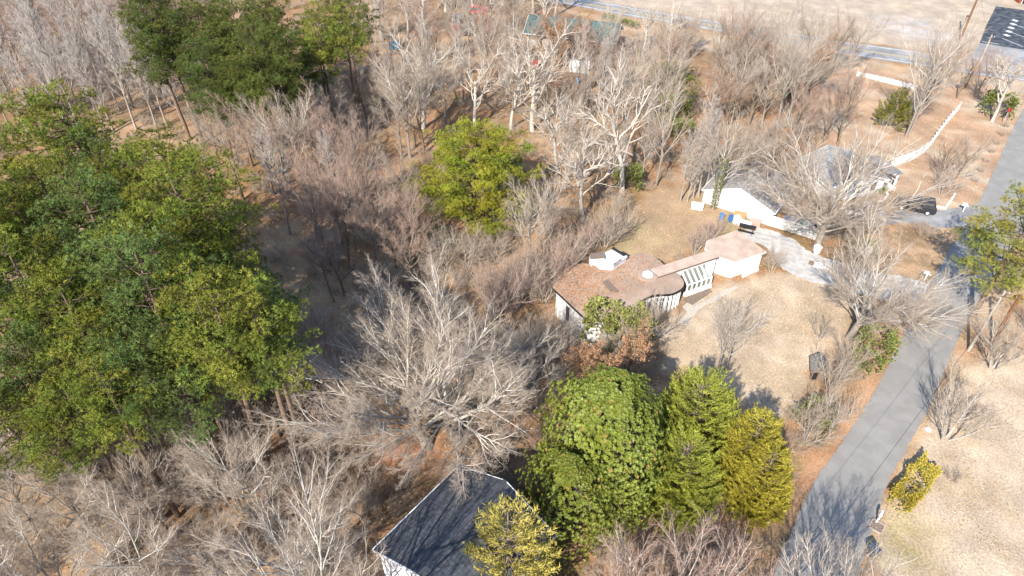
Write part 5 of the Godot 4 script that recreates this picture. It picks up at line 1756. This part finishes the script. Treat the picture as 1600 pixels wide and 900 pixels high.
	for k in 900:
		var y := rf(0.1, 9.0)
		var d := Vector3(rf(-1, 1), rf(-0.2, 0.5), rf(-1, 1)).normalized()
		var p := Vector3(d.x, 0, d.z).normalized() * rf(0.28, 0.52) + Vector3(0, y, 0)
		var e := (d + rv() * 0.5).normalized()
		f.leaf(p, e * 0.2, e.cross(rv()).normalized() * 0.08, d, Color(0.14, 0.15, 0.035) * rf(0.7, 1.3))
	part("ivy", f, M.gloss, o)
	row(["upright", "slender"], "bare_tree", 5, Vector3(21.94, 0, -75.69), Vector3(26.34, 0, -78.49), 0.8, "bare tree in the cluster left of the ivy covered trunk", "bare trees by the ivy trunk")
	row(["rosy", "upright"], "bare_tree", 4, Vector3(28.07, 0, -78.49), Vector3(34.55, 0, -78.49), 0.75, "bare tree in the row behind the grey roofed cottage", "bare trees behind the cottage")

	# ---- the bare woods
	g = "bare trees of the top left thicket"
	row(["slender"], "bare_tree", 14, Vector3(-81.79, 0, -93.12), Vector3(-47.02, 0, -97.67), 1.0, "slim pale bare tree in the thicket just beyond the pine grove", g)
	row(["slender"], "bare_tree", 14, Vector3(-87.43, 0, -101.62), Vector3(-48.82, 0, -104.61), 1.0, "slim pale bare tree in the top left thicket's second row", g)
	row(["slender", "rosy"], "bare_tree", 13, Vector3(-92.95, 0, -110.74), Vector3(-55.60, 0, -113.33), 1.0, "slim bare tree in the third row of the top left thicket", g)
	row(["slender", "rosy"], "bare_tree", 12, Vector3(-98.69, 0, -120.22), Vector3(-65.01, 0, -123.15), 1.0, "slim bare tree in the fourth row of the top left thicket", g)
	row(["slender", "rosy"], "bare_tree", 12, Vector3(-104.80, 0, -130.30), Vector3(-70.72, 0, -132.94), 1.0, "slim bare tree in the fifth row of the top left thicket", g)
	row(["slender"], "bare_tree", 12, Vector3(-111.05, 0, -140.62), Vector3(-74.41, 0, -142.09), 1.0, "slim bare tree in the sixth row of the top left thicket", g)
	row(["slender"], "bare_tree", 12, Vector3(-117.59, 0, -151.42), Vector3(-78.49, 0, -152.24), 1.0, "slim bare tree in the farthest row of the top left thicket", g)
	g = "bare trees between the two pine stands"
	row(["rosy", "upright"], "bare_tree", 7, Vector3(-42.73, 0, -84.86), Vector3(-23.91, 0, -88.86), 0.85, "pinkish bare tree between the two pine stands, back row", g)
	row(["rosy", "upright"], "bare_tree", 6, Vector3(-36.42, 0, -76.15), Vector3(-21.00, 0, -80.10), 0.85, "pinkish bare tree between the two pine stands, front row", g)
	row(["rosy", "upright", "slender"], "bare_tree", 6, Vector3(-28.41, 0, -68.02), Vector3(-13.05, 0, -71.73), 0.8, "bare tree right of the pine grove, upper row", g)
	row(["upright", "rosy"], "bare_tree", 5, Vector3(-22.26, 0, -61.40), Vector3(-10.59, 0, -63.43), 0.8, "brownish bare tree in the dense patch right of the pine grove", g)
	g = "bare trees at the top centre"
	row(["upright", "sycamore"], "bare_tree", 7, Vector3(-23.04, 0, -97.88), Vector3(4.93, 0, -95.77), 0.95, "pale bare tree in the row above the dome shaped pine", g)
	row(["upright"], "bare_tree", 3, Vector3(-17.61, 0, -87.38), Vector3(-11.28, 0, -89.24), 1.0, "pale leaning bare tree left of the dome shaped pine", g)
	row(["upright", "slender"], "bare_tree", 9, Vector3(-25.82, 0, -108.23), Vector3(8.40, 0, -104.61), 0.9, "pale bare tree in the second row above the dome shaped pine", g)
	row(["upright", "rosy"], "bare_tree", 8, Vector3(-26.71, 0, -120.22), Vector3(3.44, 0, -118.23), 0.9, "bare tree in the third row above the dome shaped pine", g)
	row(["upright", "sycamore"], "bare_tree", 8, Vector3(-28.27, 0, -133.61), Vector3(7.51, 0, -132.94), 0.95, "bare tree in the fourth row above the dome shaped pine", g)
	row(["upright", "sycamore"], "bare_tree", 8, Vector3(-31.16, 0, -147.42), Vector3(10.88, 0, -148.20), 0.9, "bare tree in the farthest row at the top centre", g)
	g = "bare trees of the middle upper wood"
	row(["slender", "upright"], "bare_tree", 8, Vector3(7.89, 0, -95.77), Vector3(25.85, 0, -96.82), 0.85, "slim bare tree in the back row behind the white barked trees", g)
	row(["upright", "rosy"], "bare_tree", 5, Vector3(3.51, 0, -121.67), Vector3(19.06, 0, -119.36), 0.7, "bare tree in front of the green roofed house", g)
	row(["slender", "rosy"], "bare_tree", 7, Vector3(9.52, 0, -105.80), Vector3(25.61, 0, -107.01), 0.8, "slim bare tree below the green roofed house", g)
	row(["upright", "slender"], "bare_tree", 6, Vector3(5.18, 0, -78.49), Vector3(21.15, 0, -80.93), 0.75, "bare tree in the row under the white barked trees", g)
	row(["upright", "rosy"], "bare_tree", 7, Vector3(28.62, 0, -95.77), Vector3(44.08, 0, -97.88), 0.9, "grey bare tree in the front row right of the oval evergreen", g)
	row(["upright", "rosy"], "bare_tree", 6, Vector3(31.47, 0, -107.01), Vector3(45.71, 0, -108.23), 0.9, "grey bare tree in the middle row right of the oval evergreen", g)
	row(["upright"], "bare_tree", 4, Vector3(34.41, 0, -118.23), Vector3(47.35, 0, -117.40), 0.8, "grey bare tree in the back row right of the oval evergreen", g)
	row(["sycamore", "upright"], "bare_tree", 3, Vector3(22.87, 0, -126.19), Vector3(34.12, 0, -125.27), 0.7, "pale bare tree between the green roofed house and the main road", g)
	row(["upright", "rosy"], "bare_tree", 4, Vector3(36.51, 0, -87.01), Vector3(50.78, 0, -91.74), 0.8, "bare tree behind the huge spreading tree", g)
	row(["upright", "rosy"], "bare_tree", 4, Vector3(50.47, 0, -114.67), Vector3(60.16, 0, -116.57), 0.8, "bare tree along the straight picket fence", g)
	row(["rosy"], "bare_tree", 3, Vector3(67.72, 0, -104.61), Vector3(79.06, 0, -108.23), 0.72, "brown bare bushy tree by the corner of the two roads", g)
	row(["rosy", "small"], "bare_tree", 3, Vector3(70.57, 0, -112.03), Vector3(76.99, 0, -113.86), 0.55, "grey brushy tree right of the tall pale tree", g)
	g = "bare trees round the middle"
	plant("oak", 0, Vector3(49.10, 0, -107.74), 0.72, "large bare tree standing by the orange brown tree near the main road", "oak_tree", "tree", "", 1.9)
	plant("oak", 1, Vector3(30.90, 0, -124.05), 0.6, "bare tree with drooping limbs on the bank below the main road", "oak_tree", "tree", "", 0.9)
	row(["rosy", "small"], "bare_tree", 7, Vector3(-21.18, 0, -56.37), Vector3(-8.75, 0, -59.67), 0.75, "brown brushy bare tree behind the great oaks", g)
	row(["rosy", "small"], "bare_tree", 6, Vector3(-23.80, 0, -65.05), Vector3(-10.97, 0, -67.23), 0.75, "brown brushy bare tree left of the dome shaped pine's foot", g)
	row(["upright"], "bare_tree", 2, Vector3(1.84, 0, -60.81), Vector3(3.82, 0, -64.42), 0.7, "pale bare tree left of the curved house, upper row", g)
	row(["small"], "bare_tree", 4, Vector3(-8.16, 0, -61.40), Vector3(-0.76, 0, -64.17), 1.0, "bare bushy tree below the dome shaped pine", g)
	row(["small", "blush"], "bare_tree", 5, Vector3(2.97, 0, -56.37), Vector3(7.91, 0, -62.95), 1.0, "low bare brush against the left end of the curved house", g)
	row(["small", "blush"], "bare_tree", 4, Vector3(7.02, 0, -64.42), Vector3(13.81, 0, -68.02), 1.0, "low bare brush behind the curved house's white block", g)
	row(["small"], "bare_tree", 3, Vector3(9.47, 0, -48.98), Vector3(15.29, 0, -50.56), 0.9, "low bare brush in front of the curved house", g)
	row(["small", "blush"], "bare_tree", 5, Vector3(-2.74, 0, -53.28), Vector3(3.61, 0, -58.54), 1.2, "bare tree left of the white end wall, upper row", g)
	row(["small"], "bare_tree", 5, Vector3(0.00, 0, -45.48), Vector3(5.23, 0, -48.98), 1.0, "bare tree left of the white end wall, lower row", g)
	row(["upright", "rosy"], "bare_tree", 5, Vector3(-20.28, 0, -47.64), Vector3(-14.20, 0, -40.32), 0.6, "bare tree between the pine grove and the great oaks", g)
	row(["upright"], "bare_tree", 3, Vector3(-2.32, 0, -38.85), Vector3(2.99, 0, -41.08), 0.72, "bare tree left of the large glossy evergreen", g)
	g = "bare trees at the bottom left"
	row(["upright", "slender"], "bare_tree", 6, Vector3(-34.63, 0, -34.42), Vector3(-18.85, 0, -37.44), 0.8, "bare tree in the first row below the pine grove", g)
	row(["upright", "oak"], "bare_tree", 4, Vector3(-40.14, 0, -30.45), Vector3(-20.13, 0, -31.63), 0.78, "bare tree in the second row below the pine grove", g)
	row(["upright"], "bare_tree", 6, Vector3(-42.62, 0, -27.66), Vector3(-15.28, 0, -28.75), 0.8, "bare tree in the third row below the pine grove", g)
	row(["upright", "oak"], "bare_tree", 5, Vector3(-39.70, 0, -23.61), Vector3(-11.34, 0, -23.61), 0.75, "bare tree in the fourth row below the pine grove", g)
	row(["upright"], "bare_tree", 4, Vector3(-35.51, 0, -19.58), Vector3(-10.58, 0, -19.17), 0.75, "bare tree at the bottom left edge", g)
	row(["small"], "bare_tree", 5, Vector3(-19.38, 0, -32.84), Vector3(-11.47, 0, -30.45), 0.9, "low bare brushy tree left of the dark shingle roof", g)

func _ready() -> void:
	var cam := Camera3D.new()
	cam.name = "camera"
	cam.fov = 2.0 * rad_to_deg(atan(450.0 / 1067.0))
	cam.far = 5000.0
	cam.position = Vector3(0, 50, 0)
	cam.rotation_degrees = Vector3(-40.5, 0, 0)
	add_child(cam)
	cam.current = true
	var sky := ProceduralSkyMaterial.new()
	sky.sky_top_color = Color(0.47, 0.59, 0.77)
	sky.sky_horizon_color = Color(0.79, 0.84, 0.91)
	sky.sky_curve = 0.15
	sky.ground_bottom_color = Color(0.35, 0.28, 0.22)
	sky.ground_horizon_color = Color(0.6, 0.58, 0.55)
	var env := Environment.new()
	env.background_mode = Environment.BG_SKY
	env.sky = Sky.new()
	env.sky.sky_material = sky
	env.tonemap_mode = Environment.TONE_MAPPER_LINEAR
	env.tonemap_exposure = 2.08
	env.sdfgi_enabled = true
	env.ssao_enabled = true
	env.ssil_enabled = true
	var we := WorldEnvironment.new()
	we.name = "environment"
	we.environment = env
	add_child(we)
	var sun := DirectionalLight3D.new()
	sun.name = "sun"
	sun.light_energy = 1.6
	sun.light_color = Color(1.0, 0.975, 0.94)
	sun.light_angular_distance = 0.5
	sun.shadow_enabled = true
	add_child(sun)
	# light falls away from the camera and a little to the right
	var az := deg_to_rad(27.0)
	var el := deg_to_rad(39.3)
	sun.look_at_from_position(Vector3.ZERO, Vector3(sin(az) * cos(el), -sin(el), -cos(az) * cos(el)))

	make_materials()
	var ms := Time.get_ticks_msec()
	make_houses()
	make_ground()
	make_roads()
	print("ground ", Time.get_ticks_msec() - ms)
	ms = Time.get_ticks_msec()
	make_protos()
	print("protos ", Time.get_ticks_msec() - ms)
	var total := 0
	for k: String in proto:
		var n := 0
		for o: Node3D in proto[k]:
			for c: MeshInstance3D in o.get_children():
				n += (c.mesh.surface_get_arrays(0)[Mesh.ARRAY_INDEX] as PackedInt32Array).size() / 3
		total += n
		print(k, " ", n)
	print("triangles ", total)
	ms = Time.get_ticks_msec()
	make_things()
	make_trees()
	make_undergrowth()
	print("planting ", Time.get_ticks_msec() - ms)
	for k: String in proto:
		for o: Node3D in proto[k]:
			o.free()
